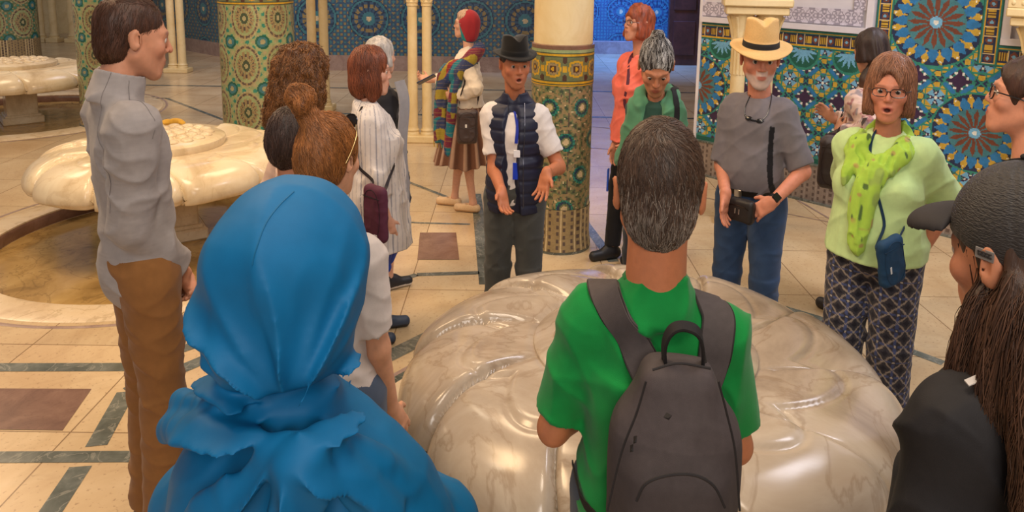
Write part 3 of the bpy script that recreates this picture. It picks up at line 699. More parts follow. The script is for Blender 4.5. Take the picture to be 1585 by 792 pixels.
def bandpat(u, v, v0, v1, P=.13):
    t = (v-v0)/(v1-v0); x = np.abs((u/P) % 1-.5)*2; y = np.abs(t-.5)*2; c = paint(u.shape, 'teal')
    c = np.where(y > .86, ID['dgreen'], c); c = np.where((y > .60) & (y < .74), ID['gold'], c)
    k = y < .56; c = np.where(k, ID['navy'], c); c = np.where(k & (np.hypot(x*1.0, y) < .40), ID['brown'], c); c = np.where(k & (np.hypot(x, y) < .18), ID['lblue'], c)
    c = np.where(k & (x > .55) & (y < .38), ID['yellow'], c); c = np.where(k & (x > .55) & (y < .38) & (((u/P*9) % 1) < .4), ID['dbrown'], c); c = np.where(k & (np.abs(x-.5) < .05), ID['cream'], c)
    return c
def mosaic(name, fn, U, Vv, cell, place, parent, mat=M_TILE, inset=0.):
    nu = max(2, int(round((U[1]-U[0])/cell))); nv = max(2, int(round((Vv[1]-Vv[0])/cell)))
    us = np.linspace(U[0], U[1], nu+1); vs = np.linspace(Vv[0], Vv[1], nv+1); uu, vv = np.meshgrid(us, vs, indexing='ij'); P = place(uu.ravel(), vv.ravel())
    i, j = np.meshgrid(np.arange(nu), np.arange(nv), indexing='ij'); b0 = (i*(nv+1)+j).ravel(); F = np.stack([b0, b0+nv+1, b0+nv+2, b0+1], -1)
    uc = (us[:-1]+us[1:])/2; vc = (vs[:-1]+vs[1:])/2; U2, V2 = np.meshgrid(uc, vc, indexing='ij'); idx = fn(U2, V2).ravel()
    me = fastmesh(name, P, F, smooth=False); c = PA[idx]*(1+.16*(np.random.default_rng(3).random(len(idx))-.5))[:, None]
    if len(me.polygons) == len(c): set_col(me, c, 'FACE')
    return link(name, me, mat, parent)

# ---------------- right wall with the dado and the arched panel
wd = np.array([.68144, -.73187]); wn = np.array([-.73187, -.68144]); WB = at(1190, 294)[:2]
def wp(u, z, off=0.): u = np.asarray(u, float); return np.stack([WB[0]+wd[0]*u+wn[0]*off, WB[1]+wd[1]*u+wn[1]*off, np.asarray(z, float)+0*u], -1)
U0, U1, ZT = -.78, 4.6, 4.2
mb = MB(); A = wp([U0, U1, U1, U0], 0, -.0)[:, :2]; B_ = wp([U0, U1, U1, U0], 0, -.5)[:, :2]
V = [(*A[0], 0), (*A[1], 0), (*B_[1], 0), (*B_[0], 0)]; V += [(x, y, ZT) for x, y, _ in V]
mb.add(V, [(0, 1, 5, 4), (1, 2, 6, 5), (2, 3, 7, 6), (3, 0, 4, 7), (4, 5, 6, 7), (0, 3, 2, 1)])
wr = struct(mb.build('wall_right', M_PLASTER, None, False))
def pat_right(u, z):
    c = lattice(u+.02, z-.02, .29)
    for cu, cz, r_ in ((1.235, 1.60, .34), (1.57, .81, .30), (.87, .80, .001), (-.79, .86, .30), (2.42, 1.60, .001), (2.35, .81, .30)):
        if r_ > .1: c = rosette(c, u, z, cu, cz, r_, 16, strap='bteal')
    for cu in (.23, .62, -.16, -.55):    # lotus flowers under the border
        for_ = (np.hypot(u-cu, z-1.25) < .125) & (z < 1.30); c = np.where(for_, ID['dgreen'], c)
        a = np.arctan2(-(z-1.30), u-cu); r_ = np.hypot(u-cu, z-1.30); pet = np.abs(((a/math.pi*7) % 1)-.5)*2; c = np.where((r_ < .125*(1-.55*pet)) & (z < 1.30), ID['lblue'], c)
        c = np.where(np.abs(np.hypot(u-cu, z-1.27)-.135) < .010, ID['green'], c)
    c = np.where((z < .375) & (z > .33), ID['dgreen'], c)
    arch = (u > .80) & (u < 1.65)
    inn = (u > .93) & (u < 1.53)
    b1 = bandpat(u, z, 1.31, 1.47); b2 = bandpat(z, u, .80, .93); b3 = bandpat(z, u, 1.53, 1.66)
    c = np.where((z > 1.31) & ~inn, b1, c); c = np.where((z > 1.33) & (u > .80) & (u <= .93), b2, c); c = np.where((z > 1.33) & (u >= 1.53) & (u < 1.66), b3, c)
    return c
mosaic('tile_dado', pat_right, (U0, 3.0), (.33, 1.47), .0075, lambda u, v: wp(u, v, .012), wr)
mosaic('tile_arch_panel', pat_right, (.80, 1.66), (1.47, 2.7), .0085, lambda u, v: wp(u, v, .012), wr)
def pat_carve(u, z):
    x = np.abs((u/.11) % 1-.5)*2; y = np.abs((z/.11) % 1-.5)*2; r_ = np.hypot(x, y); th = np.arctan2(y, x)
    c = paint(u.shape, 'plaster'); c = np.where((np.abs(np.sin(4*th)) > r_*1.1) & (r_ > .2) & (r_ < .85), ID['carve_shade'], c); return np.where((np.abs(r_-.95) < .08), ID['carve_shade'], c)  # darker grey paints the shade in the hollows of the carving
def carved(u0, u1, z0, z1): return mosaic('carved_border', pat_carve, (u0, u1), (z0, z1), .009, lambda u, v: wp(u, v, .016), wr, M_PLASTER_COL)
M_PLASTER_COL = attr_mat('carved_plaster', .7, 30, .05, .2, 60, .003)
carved(U0, .70, 1.53, 1.66); carved(.62, .72, 1.66, 3.0); carved(1.74, 1.84, 1.66, 3.0); carved(1.84, 3.0, 1.53, 1.66)
def wbox(name, u0, u1, z0, z1, d0, d1, mat, parent):
    mb = MB(); a = wp([u0, u1, u1, u0], 0, 0)[:, :2]; f = lambda u, d: wp([u], 0, d)[0, :2]
    q = [f(u0, d0), f(u1, d0), f(u1, d1), f(u0, d1)]; V = [(*p, z0) for p in q]+[(*p, z1) for p in q]
    mb.add(V, [(0, 1, 5, 4), (1, 2, 6, 5), (2, 3, 7, 6), (3, 0, 4, 7), (4, 5, 6, 7), (0, 3, 2, 1)]); return mb.build(name, mat, parent, False)
wbox('ledge', U0, .79, 1.472, 1.52, 0, .05, M_PLASTER, wr); wbox('ledge', 1.67, 3.0, 1.472, 1.52, 0, .05, M_PLASTER, wr)
wbox('frame_moulding', .735, .79, 1.52, 3.0, 0, .04, M_PLASTER, wr); wbox('frame_moulding', 1.67, 1.725, 1.52, 3.0, 0, .04, M_PLASTER, wr)
# low stone base with a pierced lattice face
def pat_weave(u, z, P=.045, dk='dbrown', bg='tan', ln='cream'):
    x = (u/P) % 1; y = ((z/P)+.5*(np.floor(u/P) % 2)) % 1; c = paint(u.shape, bg); c = np.where((np.abs(x-.5) < .20) & (np.abs(y-.5) < .27), ID[dk], c)
    return np.where((np.abs(x-.5) > .44), ID[ln], c)
mosaic('lattice_base', lambda u, z: pat_weave(u, z, .05, 'umber', 'taupe', 'taupe2'), (U0, 3.2), (.015, .325), .009, lambda u, v: wp(u, v, .05), wr, attr_mat('worn_stone_lattice', .5, 12, .2, .5, 30, .003))
wbox('base_step', U0, 3.2, 0, .016, 0, .075, M_GREENST, wr); wbox('base_cap', U0, 3.2, .322, .335, 0, .055, M_GREENST, wr)
t1 = wbox('trim_right_return', U0-.03, U0, 0, ZT, -.5, .02, M_PLASTER, None); struct(t1)

# ---------------- far walls
def wall(name, P0, P1, fn, z0, z1, cell, tiletop, plinth, doorgap=None, Hh=4.6, base=.28):
    P0 = np.array(P0, float); P1 = np.array(P1, float); L_ = np.linalg.norm(P1-P0); d = (P1-P0)/L_; n = np.array([d[1], -d[0]])
    mb = MB(); q = [P0, P1, P1-n*.3, P0-n*.3]; V = [(*p, 0) for p in q]+[(*p, Hh) for p in q]
    mb.add(V, [(0, 1, 5, 4), (1, 2, 6, 5), (2, 3, 7, 6), (3, 0, 4, 7), (4, 5, 6, 7), (0, 3, 2, 1)]); w = struct(mb.build(name, M_PLASTER, None, False))
    pl = lambda u, v: np.stack([P0[0]+d[0]*u+n[0]*.012, P0[1]+d[1]*u+n[1]*.012, v], -1)
    mosaic('tile_dado', fn, (0, L_), (z0, z1), cell, pl, w)
    q = [P0, P1, P1+n*.06, P0+n*.06]; V = [(*p, 0) for p in q]+[(*p, base) for p in q]; mb = MB(); mb.add(V, [(0, 1, 5, 4), (1, 2, 6, 5), (2, 3, 7, 6), (3, 0, 4, 7), (4, 5, 6, 7), (0, 3, 2, 1)]); mb.build('plinth', plinth, w, False)
    return w
def pat_back(u, z, P=.95):
    x = np.abs((u/P) % 1-.5)*P; y = (z-.95+P/2) % P-P/2; r_ = np.hypot(x, y)/P; th = np.arctan2(y, x); c = paint(u.shape, 'bmid')
    n = np.sin(u*46)*np.sin(z*46); c = np.where(n > .45, ID['bgold'], c); c = np.where(n < -.5, ID['bteal'], c)
    c = np.where(r_ < .40, ID['bnavy'], c); c = np.where((np.abs(r_-.36) < .02), ID['bteal'], c); c = np.where((r_ < .33) & (np.abs(np.sin(8*th)) > .5), ID['bmid'], c)
    c = np.where((np.abs(r_-.24) < .035) & (np.abs(np.sin(8*th+.4)) > .45), ID['bgold'], c); c = np.where((r_ < .13), ID['bteal'], c); c = np.where(r_ < .05, ID['cream'], c)
    return c
WBL = (-8.3, 17.2); WBM = (-4.05, 13.55)
wall('wall_back', WBM, (1.2, 13.55), pat_back, .28, 2.6, .022, 2.6, M_PLINTH)
wall('wall_left', WBL, WBM, pat_back, .28, 2.6, .022, 2.6, M_PLINTH)
def pat_blue(u, z): c = pat_back(u, z, .8); return np.where(c == ID['bgold'], ID['bteal'], c)
wall('wall_far', (1.2, 16.6), (4.6, 16.6), pat_blue, .3, 2.8, .024, 2.8, M_PLINTH)
wall('wall_corner', (1.2, 13.55), (1.2, 16.6), pat_back, .28, 2.6, .05, 2.6, M_PLINTH)
# tall dark wooden door behind the two women
dr = MB(); dr.box((3.72, 14.9, 1.9), (.60, .07, 1.9)); door = struct(dr.build('door_1', M_WOOD, None, False))
dp_ = MB()
for x in (3.42, 4.02):
    for z in (.55, 1.45, 2.4, 3.3): dp_.box((x, 14.82, z), (.22, .02, .34), bev=.015)
dp_.build('door_panel', M_WOOD, door, False)
# the narrow tiled pier beside it, farther back than the right wall
pm = MB(); pm.box((2.96+.32, 10.35+.3, 2.1), (.45, .3, 2.1)); pier = struct(pm.build('wall_pier', M_PLASTER, None, False))
def pat_pier(u, z):
    c = lattice(u*.8+.1, z*.8, .26); c = np.where((z > 1.55) & (z < 1.80), bandpat(u, z, 1.55, 1.80, .18), c); return c
mosaic('tile_dado', pat_pier, (2.84, 3.72), (.46, 1.80), .011, lambda u, v: np.stack([u, np.full_like(u, 10.335), v], -1), pier)
mosaic('tile_dado', pat_pier, (10.35, 10.95), (.46, 1.80), .016, lambda u, v: np.stack([np.full_like(u, 2.818), u, v], -1), pier)
mb = MB(); mb.box((3.28, 10.62, .2), (.49, .35, .2)); mb.build('plinth', M_PLINTH, pier, False)
# dark gateway far left with a wall round it
mb = MB()
mb.box((-13.2, 19.6, 2.3), (1.6, .15, 2.3)); mb.box((-8.1, 19.6, 2.3), (.9, .15, 2.3)); mb.box((-10.3, 19.6, 4.1), (1.4, .15, .5)); struct(mb.build('wall_far_left', M_CREAM, None, False))
mb = MB(); mb.box((-10.3, 19.7, 1.8), (1.4, .06, 1.8)); d2 = struct(mb.build('door_2', M_WOOD, None, False))
mb = MB()
for x in (-11.2, -10.55, -9.95, -9.35):
    for z in (.6, 1.5, 2.5): mb.box((x, 19.62, z), (.22, .02, .36), bev=.02)
mb.build('door_panel', M_WOOD, d2, False)

# ---------------- tiled columns
def column(label, cx, cy, r, ztile, fn, zband, bandw, base=.32, rtop=None, shaft=M_CREAM, zt=4.5, basefn=True, cell=.009):
    t = thing('tiled_column', label, 'column', (cx, cy, 0)); rtop = rtop or r*.93; per = 2*math.pi*r
    t['group'] = 'tiled columns'; del t['group']
    def pl(rad, flare=0): return lambda u, v: np.stack([(rad+flare*np.maximum(0, .12-v))*np.cos(u/r-math.pi/2), (rad+flare*np.maximum(0, .12-v))*np.sin(u/r-math.pi/2), v], -1)
    mosaic('tile_cladding', fn, (-per/2, per/2), (base, zband), cell, pl(r), t)
    mosaic('tile_band', lambda u, v: colband(u, v, zband, ztile), (-per/2, per/2), (zband, ztile), cell*.8, pl(r+.003), t)
    if base > 0: mosaic('basketweave_base', lambda u, v: pat_weave(u, v, .050, 'umber', 'tan', 'cream'), (-per/2, per/2), (.02, base), cell, pl(r+.004, .12), t, M_TILE)
    MB().lathe([(r*.9, 0), (r*1.07, 0), (r*1.07, .022), (r*.95, .03)], n=48).build('foot_ring', M_GREENST, t)
    MB().lathe([(r*.97, ztile-.002), (r*1.02, ztile), (r*1.02, ztile+.025), (rtop, ztile+.03)], n=48).build('top_ring', M_BROWNST, t)
    MB().lathe([(rtop, ztile), (rtop, zt)], n=48).build('shaft', shaft, t)
    return t
def colband(u, v, v0, v1, P=.16):
    t = (v-v0)/(v1-v0); x = np.abs((u/P) % 1-.5)*2; y = np.abs(t-.47)*2; c = paint(u.shape, 'gold')
    c = np.where(t > .90, ID['sage'], c); k = y < .62; c = np.where(k, ID['olive'], c)
    ob = np.maximum(np.abs(x)*.9, y*1.3)+.35*np.minimum(x, y); c = np.where(k & (ob < .66) & (ob > .50), ID['gold'], c); c = np.where(k & (ob < .44), ID['tan'], c); c = np.where(k & (ob < .28), ID['dbrown'], c); c = np.where(k & (ob < .14), ID['gold'], c)
    c = np.where(k & (x > .82) & (y < .16), ID['gold'], c); c = np.where(k & (np.hypot(x-1, (y-.5)*1.2) < .22), ID['dbrown'], c); c = np.where((np.abs(y-.66) < .035) | (np.abs(y-.88) < .03), ID['dolive'], c)
    return c
def pat_col_front(u, z):
    P = .235; c = paint(u.shape, 'olive'); n = np.sin(u*95)*np.sin(z*95+np.sin(u*40)); c = np.where(n > .35, ID['tan'], c); c = np.where(n < -.45, ID['dolive'], c)
    n2 = np.sin(u*60+1)*np.sin(z*70); c = np.where(n2 > .8, ID['bgold'], c); c = np.where(n2 < -.88, ID['cream'], c); c = np.where(np.abs(n2) < .05, ID['umber'], c)
    for k0 in range(-3, 4):
        for j in range(-1, 6):
            cu = k0*P+(P/2 if j % 2 else 0)+.02; cz = .33+j*.235; du = u-cu; dz = z-cz; r_ = np.hypot(du, dz); th = np.arctan2(dz, du)
            c = np.where(np.abs(r_-.098) < .008, ID['tan'], c); c = np.where(r_ < .062, ID['dgreen'], c); c = np.where((r_ < .05) & (np.abs(np.sin(8*th)) > .55), ID['navy'], c); c = np.where((r_ > .05) & (r_ < .064) & (np.abs(np.sin(8*th)) > .5), ID['green'], c)
            c = np.where((r_ < .035), ID['olive'], c); c = np.where(r_ < .022, ID['cream'], c)
    return c
def med(cell_u, cell_z, bgc='sage', z0=0., ph=0.):
    def fn(u, z):
        c = paint(u.shape, bgc); n = np.sin(u*62)*np.sin(z*62); c = np.where(n > .45, ID['green'], c); c = np.where(n < -.5, ID['tan2'], c)
        du = ((u+ph)/cell_u % 1-.5)*cell_u; dz = ((z-z0)/cell_z % 1-.5)*cell_z; r_ = np.hypot(du/(cell_u*.43), dz/(cell_z*.46)); th = np.arctan2(dz, du)
        c = np.where(r_ < 1, ID['tan2'], c); c = np.where((r_ < .92) & (r_ > .80), ID['tan'], c); c = np.where((np.abs(r_-.86) < .05) & (np.abs(np.sin(10*th)) > .5), ID['umber'], c)
        c = np.where((r_ < .78), ID['sage'], c); c = np.where((r_ < .66) & (np.abs(np.sin(8*th)) > .5), ID['tan'], c); c = np.where((np.abs(r_-.48) < .08) & (np.abs(np.sin(8*th)) < .5), ID['umber'], c); c = np.where(r_ < .26, ID['dolive'], c); c = np.where(r_ < .12, ID['tan2'], c)
        du2 = ((u+ph)/cell_u % 1); du2 = np.minimum(du2, 1-du2)*cell_u; dz2 = (z-z0)/cell_z % 1; dz2 = np.minimum(dz2, 1-dz2)*cell_z; r2 = np.hypot(du2, dz2)/(cell_u*.21)
        c = np.where(r2 < 1, ID['dgreen'], c); c = np.where(r2 < .72, ID['bteal'], c); c = np.where(r2 < .35, ID['tan2'], c); return c
    return fn
def colpos(px, py, D): p = atD(px, py, D); return p[0], p[1]
x, y = colpos(866, 300, 5.12); column('cream column with olive mosaic tiles behind the man in the black hat', x, y, .213, 1.43, pat_col_front, 1.185, 0, rtop=.29*.213/.213*.73*.96)
x, y = colpos(400, 100, 7.15); column('tiled column with yellow band and round brown medallions left of the curly hair', x, y, .345, 1.76, med(.31, .44, 'sage', .80, .15), 1.58, 0, base=.30, rtop=.32)
x, y = colpos(164, 50, 8.9); column('pale green tiled column directly behind the head of the man in the grey pullover', x, y, .33, 2.3, med(.29, .41, 'sage', .66, .12), 2.12, 0, base=.28, rtop=.30)
x, y = colpos(12, 30, 14.2); column('dark green tiled column farthest left, with a brown woven base', x, y, .50, 2.6, med(.48, .62, 'olive', .45, .18), 2.4, 0, base=.44, rtop=.46, cell=.016)

# ---------------- slim marble columns in pairs
def slim(t, x, y, r, z0, z1, flute=False):
    n = 32; prof = [(r*1.35, z0), (r*1.35, z0+.02), (r*1.15, z0+.035), (r*1.3, z0+.055), (r*1.05, z0+.075), (r, z0+.10), (r*.94, z1-.03), (r*1.12, z1-.02), (r*1.12, z1)]
    m_ = MB().lathe(prof, (x, y, 0), n); o = m_.build('shaft', M_CREAM, t)
    if flute:
        me = o.data
    return o
def pair(label, px, py, D, gap, r, zcap, rot=0., blk=(.3, .16), caph=.20, group=None, flute=False):
    p = atD(px, py, D); t = thing('twin_column', label, 'column', (p[0], p[1], 0), rot)
    MB().box((0, 0, .04), (gap/2+r*1.9, r*1.9, .04), bev=.01).build('base', M_CREAM, t)
    for sx in (-1, 1):
        slim(t, sx*gap/2, 0, r, .08, zcap)
        if flute:
            m_ = MB()
            for k in range(14):
                a = 2*math.pi*k/14; m_.tube([(sx*gap/2+r*.93*math.cos(a), r*.93*math.sin(a), zcap-.24), (sx*gap/2+r*.95*math.cos(a), r*.95*math.sin(a), zcap-.045)], r*.17, 6)
            m_.build('fluted_collar', M_CREAM, t)
        c = MB(); n = 24; prof = [(r*1.02, zcap), (r*1.2, zcap+caph*.1), (r*1.05, zcap+caph*.2), (r*1.35, zcap+caph*.55), (r*1.7, zcap+caph*.9), (r*1.75, zcap+caph)]
        c.lathe(prof, (sx*gap/2, 0, 0), n)
        for k in range(8):
            a = 2*math.pi*(k+.5)/8; c.tube(bez([(sx*gap/2+r*1.05*math.cos(a), r*1.05*math.sin(a), zcap+caph*.15), (sx*gap/2+r*1.35*math.cos(a), r*1.35*math.sin(a), zcap+caph*.55), (sx*gap/2+r*1.85*math.cos(a), r*1.85*math.sin(a), zcap+caph*.92)], 8), r*.2, 6)
        c.build('capital', M_CREAM, t)
    b_ = MB(); z = zcap+caph; b_.box((0, 0, z+.03), (gap/2+r*2.2, r*2.2, .03), bev=.008); b_.box((0, 0, z+.09), (gap/2+r*2.6, r*2.6, .03), bev=.01)
    b_.box((0, 0, z+.12+blk[1]/2), (gap/2+r*2.5, r*2.5, blk[1]/2), bev=.004); b_.build('impost_block', M_CREAM, t)
    o = MB()
    for i in range(-4, 5):
        for j in (-1, 0, 1): o.ell((i*(gap/2+r*2.5)/4.6, -r*2.5, z+.12+blk[1]/2+j*blk[1]/3.4), (.013, .006, .017), 8, 6)
    o.build('block_carving', M_CREAM, t)
    MB().box((0, 0, z+.12+blk[1]+.9), (gap/2+r*2.2, r*2.2, .9)).build('arch_pier', M_CREAM, t, False)
    return t
pair('pair of slim cream marble columns behind the woman in the rainbow scarf', 650, 150, 8.15, .158, .056, 1.54)
pair('pair of slim cream columns rising behind the curly haired woman', 493, 100, 9.8, .16, .062, 1.75)
pair('pair of slim cream columns standing on the open floor right of the grey pullover man', 273, 60, 13.0, .165, .068, 2.0)
for px, lab in ((62, 'slim cream column left of the dark red gateway'), (82, 'slim cream column before the middle of the dark red gateway'), (111, 'slim cream column at the right of the dark red gateway')):
    p = atD(px, 30, 17.4); t = thing('slim_column', lab, 'column', (p[0], p[1], 0)); MB().box((0, 0, .05), (.14, .14, .05), bev=.01).build('base', M_CREAM, t)
    slim(t, 0, 0, .082, .1, 2.3); MB().lathe([(.085, 2.3), (.1, 2.34), (.09, 2.4), (.15, 2.56), (.15, 2.6)], n=24).build('capital', M_CREAM, t); MB().box((0, 0, 3.3), (.15, .15, .7)).build('arch_pier', M_CREAM, t, False)
pair('twin fluted cream columns with a carved block, against the tiled wall behind the panama hat', 1158, 200, 5.62, .205, .056, 1.42, R(-12), caph=.22, blk=(.3, .16), flute=True)
pair('twin cream columns with a carved block at the right edge of the picture', 1628, 100, 4.85, .205, .060, 1.43, R(-47), caph=.20, flute=True)

# ---------------- fountains
def fountain(label, cx, cy, Rr, rot, mat, blabel, pool, dz=0.):
    t = thing('marble_fountain', label, 'fountain', (cx, cy, 0), rot); N = 10; zt = .60
    prof = [(.30, .000), (.42, .002), (.50, .010), (.58, .016), (.66, .018), (.74, .016), (.80, .008), (.86, -.010), (.91, -.032), (.95, -.060), (.98, -.095), (.997, -.135), (1.0, -.165), (.992, -.190), (.972, -.208), (.93, -.218), (.86, -.222), (.70, -.235), (.5, -.25), (.25, -.27)]
    pr = bez([(a, b_, 0) for a, b_ in prof], 130)[:, :2]; n = 720; th = np.linspace(0, 2*math.pi, n, endpoint=False)
    V = []
    for r_, z in pr:
        top = z > -.2 and r_ > .29; tw = .42*max(0, 1-r_)**1.0*1.2; ph = ((th+tw)*N/(2*math.pi)) % 1; tt = ph-.5
        edge = (.5-np.abs(tt))*2*math.pi/N*r_*Rr; outer = 1-.048*(2*np.abs(tt))**7*sstep(.6, 1, r_)
        g = np.exp(-(edge/.013)**2)*sstep(.40, .62, r_); rr_ = r_*Rr*outer*(1-.022*g*sstep(.85, 1, r_)); zz = zt+z-.020*g*(z > -.16)+.030*(ph-.5)*sstep(.42, .75, r_)*(z > -.2)
        rp = .60+.16*np.abs(np.cos(N*(th+tw*1.3)/2.+.6)); cre = np.exp(-((r_-rp)/.013)**2)*(z > -.05); zz = zz-.006*cre+.009*sstep(.0, .05, rp-r_)*(z > -.05)*sstep(.40, .48, r_)
        V.append(np.stack([rr_*np.cos(th), rr_*np.sin(th), zz], -1))
    V = np.concatenate(V); m_ = len(pr); i, j = np.meshgrid(np.arange(m_-1), np.arange(n), indexing='ij'); F = np.stack([i*n+j, (i+1)*n+j, (i+1)*n+(j+1) % n, i*n+(j+1) % n], -1).reshape(-1, 4)
    link('lobed_basin', fastmesh('lobed_basin', V, F), mat, t)
    zt += dz; d = MB(); d.lathe([(.0001, zt+.05), (.30*Rr, zt+.045), (.42*Rr, zt+.032), (.45*Rr, zt+.018), (.455*Rr, zt+.0), (.44*Rr, zt-.01-dz)], n=64, caps=False)
    for ring, k in ((0, 1), (.095, 6), (.19, 12), (.285, 18)):
        for i in range(k):
            a = 2*math.pi*(i+.5*(ring > .1))/k; rr = ring*Rr*1.12; d.ell((rr*math.cos(a), rr*math.sin(a), zt+.056-.05*ring), (.046, .046, .020), 14, 8)
    d.build('scaled_rosette', mat, t)
    d = MB(); d.box((0, 0, .20), (.17, .17, .24), rz=.35, bev=.01); d.build('pedestal', mat, t)
    d = MB(); d.box((0, 0, .0), (.225, .225, .045), rz=.35, bev=.012); d.box((0, 0, .055), (.195, .195, .015), rz=.35, bev=.008); d.build('pedestal_foot', mat, t)
    for o in t.children:
        if o.name.startswith('pedestal'): o.location.z = -.06
    # sunken pool round it
    cx, cy, ri, ro = pool; b_ = thing('fountain_pool', blabel, 'pool', (cx, cy, 0))
    MB().lathe([(ri, -.12), (ri-.001, .001), (ri+.012, .004), (ro-.01, .004), (ro, .001), (ro, .0)], n=96, caps=False).build('pool_rim', M_CURB, b_)
    MB().lathe([(.001, -.105), (ri+.01, -.105)], n=96, caps=False).build('pool_bed', M_POOL, b_)
    MB().lathe([(ro+.035, .001), (ro+.05, .003), (ro+.065, .001)], n=96, caps=False).build('joint_line', M_PLINTH, b_)
    MB().lathe([(ri-.002, -.10), (ri-.012, -.03), (ri-.0, -.008)], n=96, caps=False).build('inner_lining', M_BROWNST, b_)
    return t
fountain('large lobed marble fountain in front of the man with the backpack', *F_MAIN, R(28.8), M_MARBLE, 'round sunken pool under the large foreground fountain', POOLS[0])
fountain('cream marble fountain with scaled rosette behind the man in the grey pullover', *F_MID, R(13), M_MARBLE_FAR, 'round yellow stone pool at left, under the middle fountain', POOLS[1], .045)
fountain('cream marble fountain at the left edge, farthest of the three', *F_FAR, R(20), M_MARBLE_FAR, 'round stone pool under the farthest fountain at the left edge', POOLS[2], .045)

# small bundle lying on the middle fountain
def bundle():
    c = at(268, 190, .675); t = thing('cloth_bundle', 'small yellow cloth with a blue corner lying on the middle fountain', 'cloth', (c[0], c[1], .655))
    g = SDF(.006); C = bez([(-.10, 0, .012), (-.05, .02, .022), (.02, .02, .030), (.08, .0, .016)], 12)
    for a, b_ in zip(C[:-1], C[1:]): g.cap(a, b_, .020, .022, .01)
    g.disp(lambda V: -.006*(ridge(V*30)**2-.35)); g.mesh('yellow_cloth', M_CLOTH, t, lambda V: np.tile(lin('#c99a3a'), (len(V), 1)))
    g = SDF(.006); g.ell((-.15, -.01, .010), (.05, .03, .014), .01); g.mesh('blue_corner', M_CLOTH, t, lambda V: np.tile(lin('#54689a'), (len(V), 1)))
bundle()

# ============================================================ THE VISITORS
# ---- man in the grey pullover, left
P = Person('man in grey quarter-zip pullover and brown trousers standing in profile at left, hands clasped', 192, -12, 2.32, -78, 'm', w=.95, dp=.95, pitch=-8, hair=.008, skin='#c48a6c', vox=.0055, lean=-.03, sh=1.06, sdrop=-.04, headfwd=.04)
q = P.q
w_ = P.pix(279, 420, .02); w_[0] = .05; P.arm(1, w_, (.15, -1, -.1), (-.5, .45, -.75), (-.4, -1, -.2), .7); P.arm(-1, (-.06, w_[1]+.01, w_[2]-.01), (-.15, -1, -.1), (.6, .4, -.7), (.3, -1, .1), .7)
P.leg(1, (.06, .02, 0)); P.leg(-1, (-.06, 0, 0))
P.body(headkw=dict(nose=1.06, jaw=1.02)); P.eyes()
def knitcol(V): return lin('#98918f')[None]*(1+.14*(vnoise(V*np.array([30, 30, 160]))-.5)[:, None])
def qz(g): g.cone(P.nb+np.array([0, .0, -.03]), P.nb+np.array([0, .024, .062]), .088*q, .074*q, .02)
P.top(knitcol, sleeve=1.93, hem=.5, inf=.014, name='pullover', amp=.010, neck=.062, f=(6, 6, 9), shape=qz, armends=(.064, .054, .040), armk=.010, cut=lambda g: g.plane((0, 0, P.pix(190, 478)[2]), (0, .30, -1)))
mb = MB().color('#77706f')
mb.tube(P.hits(P.gt, ((172, 112), (155, 160), (152, 215), (160, 260), (170, 330)), 24, .0003), .0012, 6); mb.tube(P.hits(P.gt, ((178, 108), (200, 125), (222, 160), (236, 215)), 24, .0003), .0012, 6)
mb.build('seam', M_CLOTH, P.root)
P.trousers(lambda V: lin('#84592f')[None]*(1+.10*(vnoise(V*20)-.5)[:, None]), top=.99, inf=.012, amp=.011, ends=(.085, .062, .055)); P.shoes('#3d2c20')
P.hairmesh(lambda g, h: hair_short(g, h, .000, .022, -.085, .001), '#45291b', sdisp=.002, seed=3)
def flow_short(P_):
    q_ = (P_-P.hO)@P.hR; f = np.stack([q_[:, 0]*3, -.3-q_[:, 1]*0, -1.2+0*q_[:, 2]], -1); f[q_[:, 2] > .09*P.hs] = [0, .8, -.1]; return f@P.hR.T
strands('hair_lock', P.gh, P.root, 2600, flow_short, .022, .0008, lambda r, n: lin('#4a2d1c')[None]*(.6+.8*n)[:, None], M=4, lift=.003, seed=4)

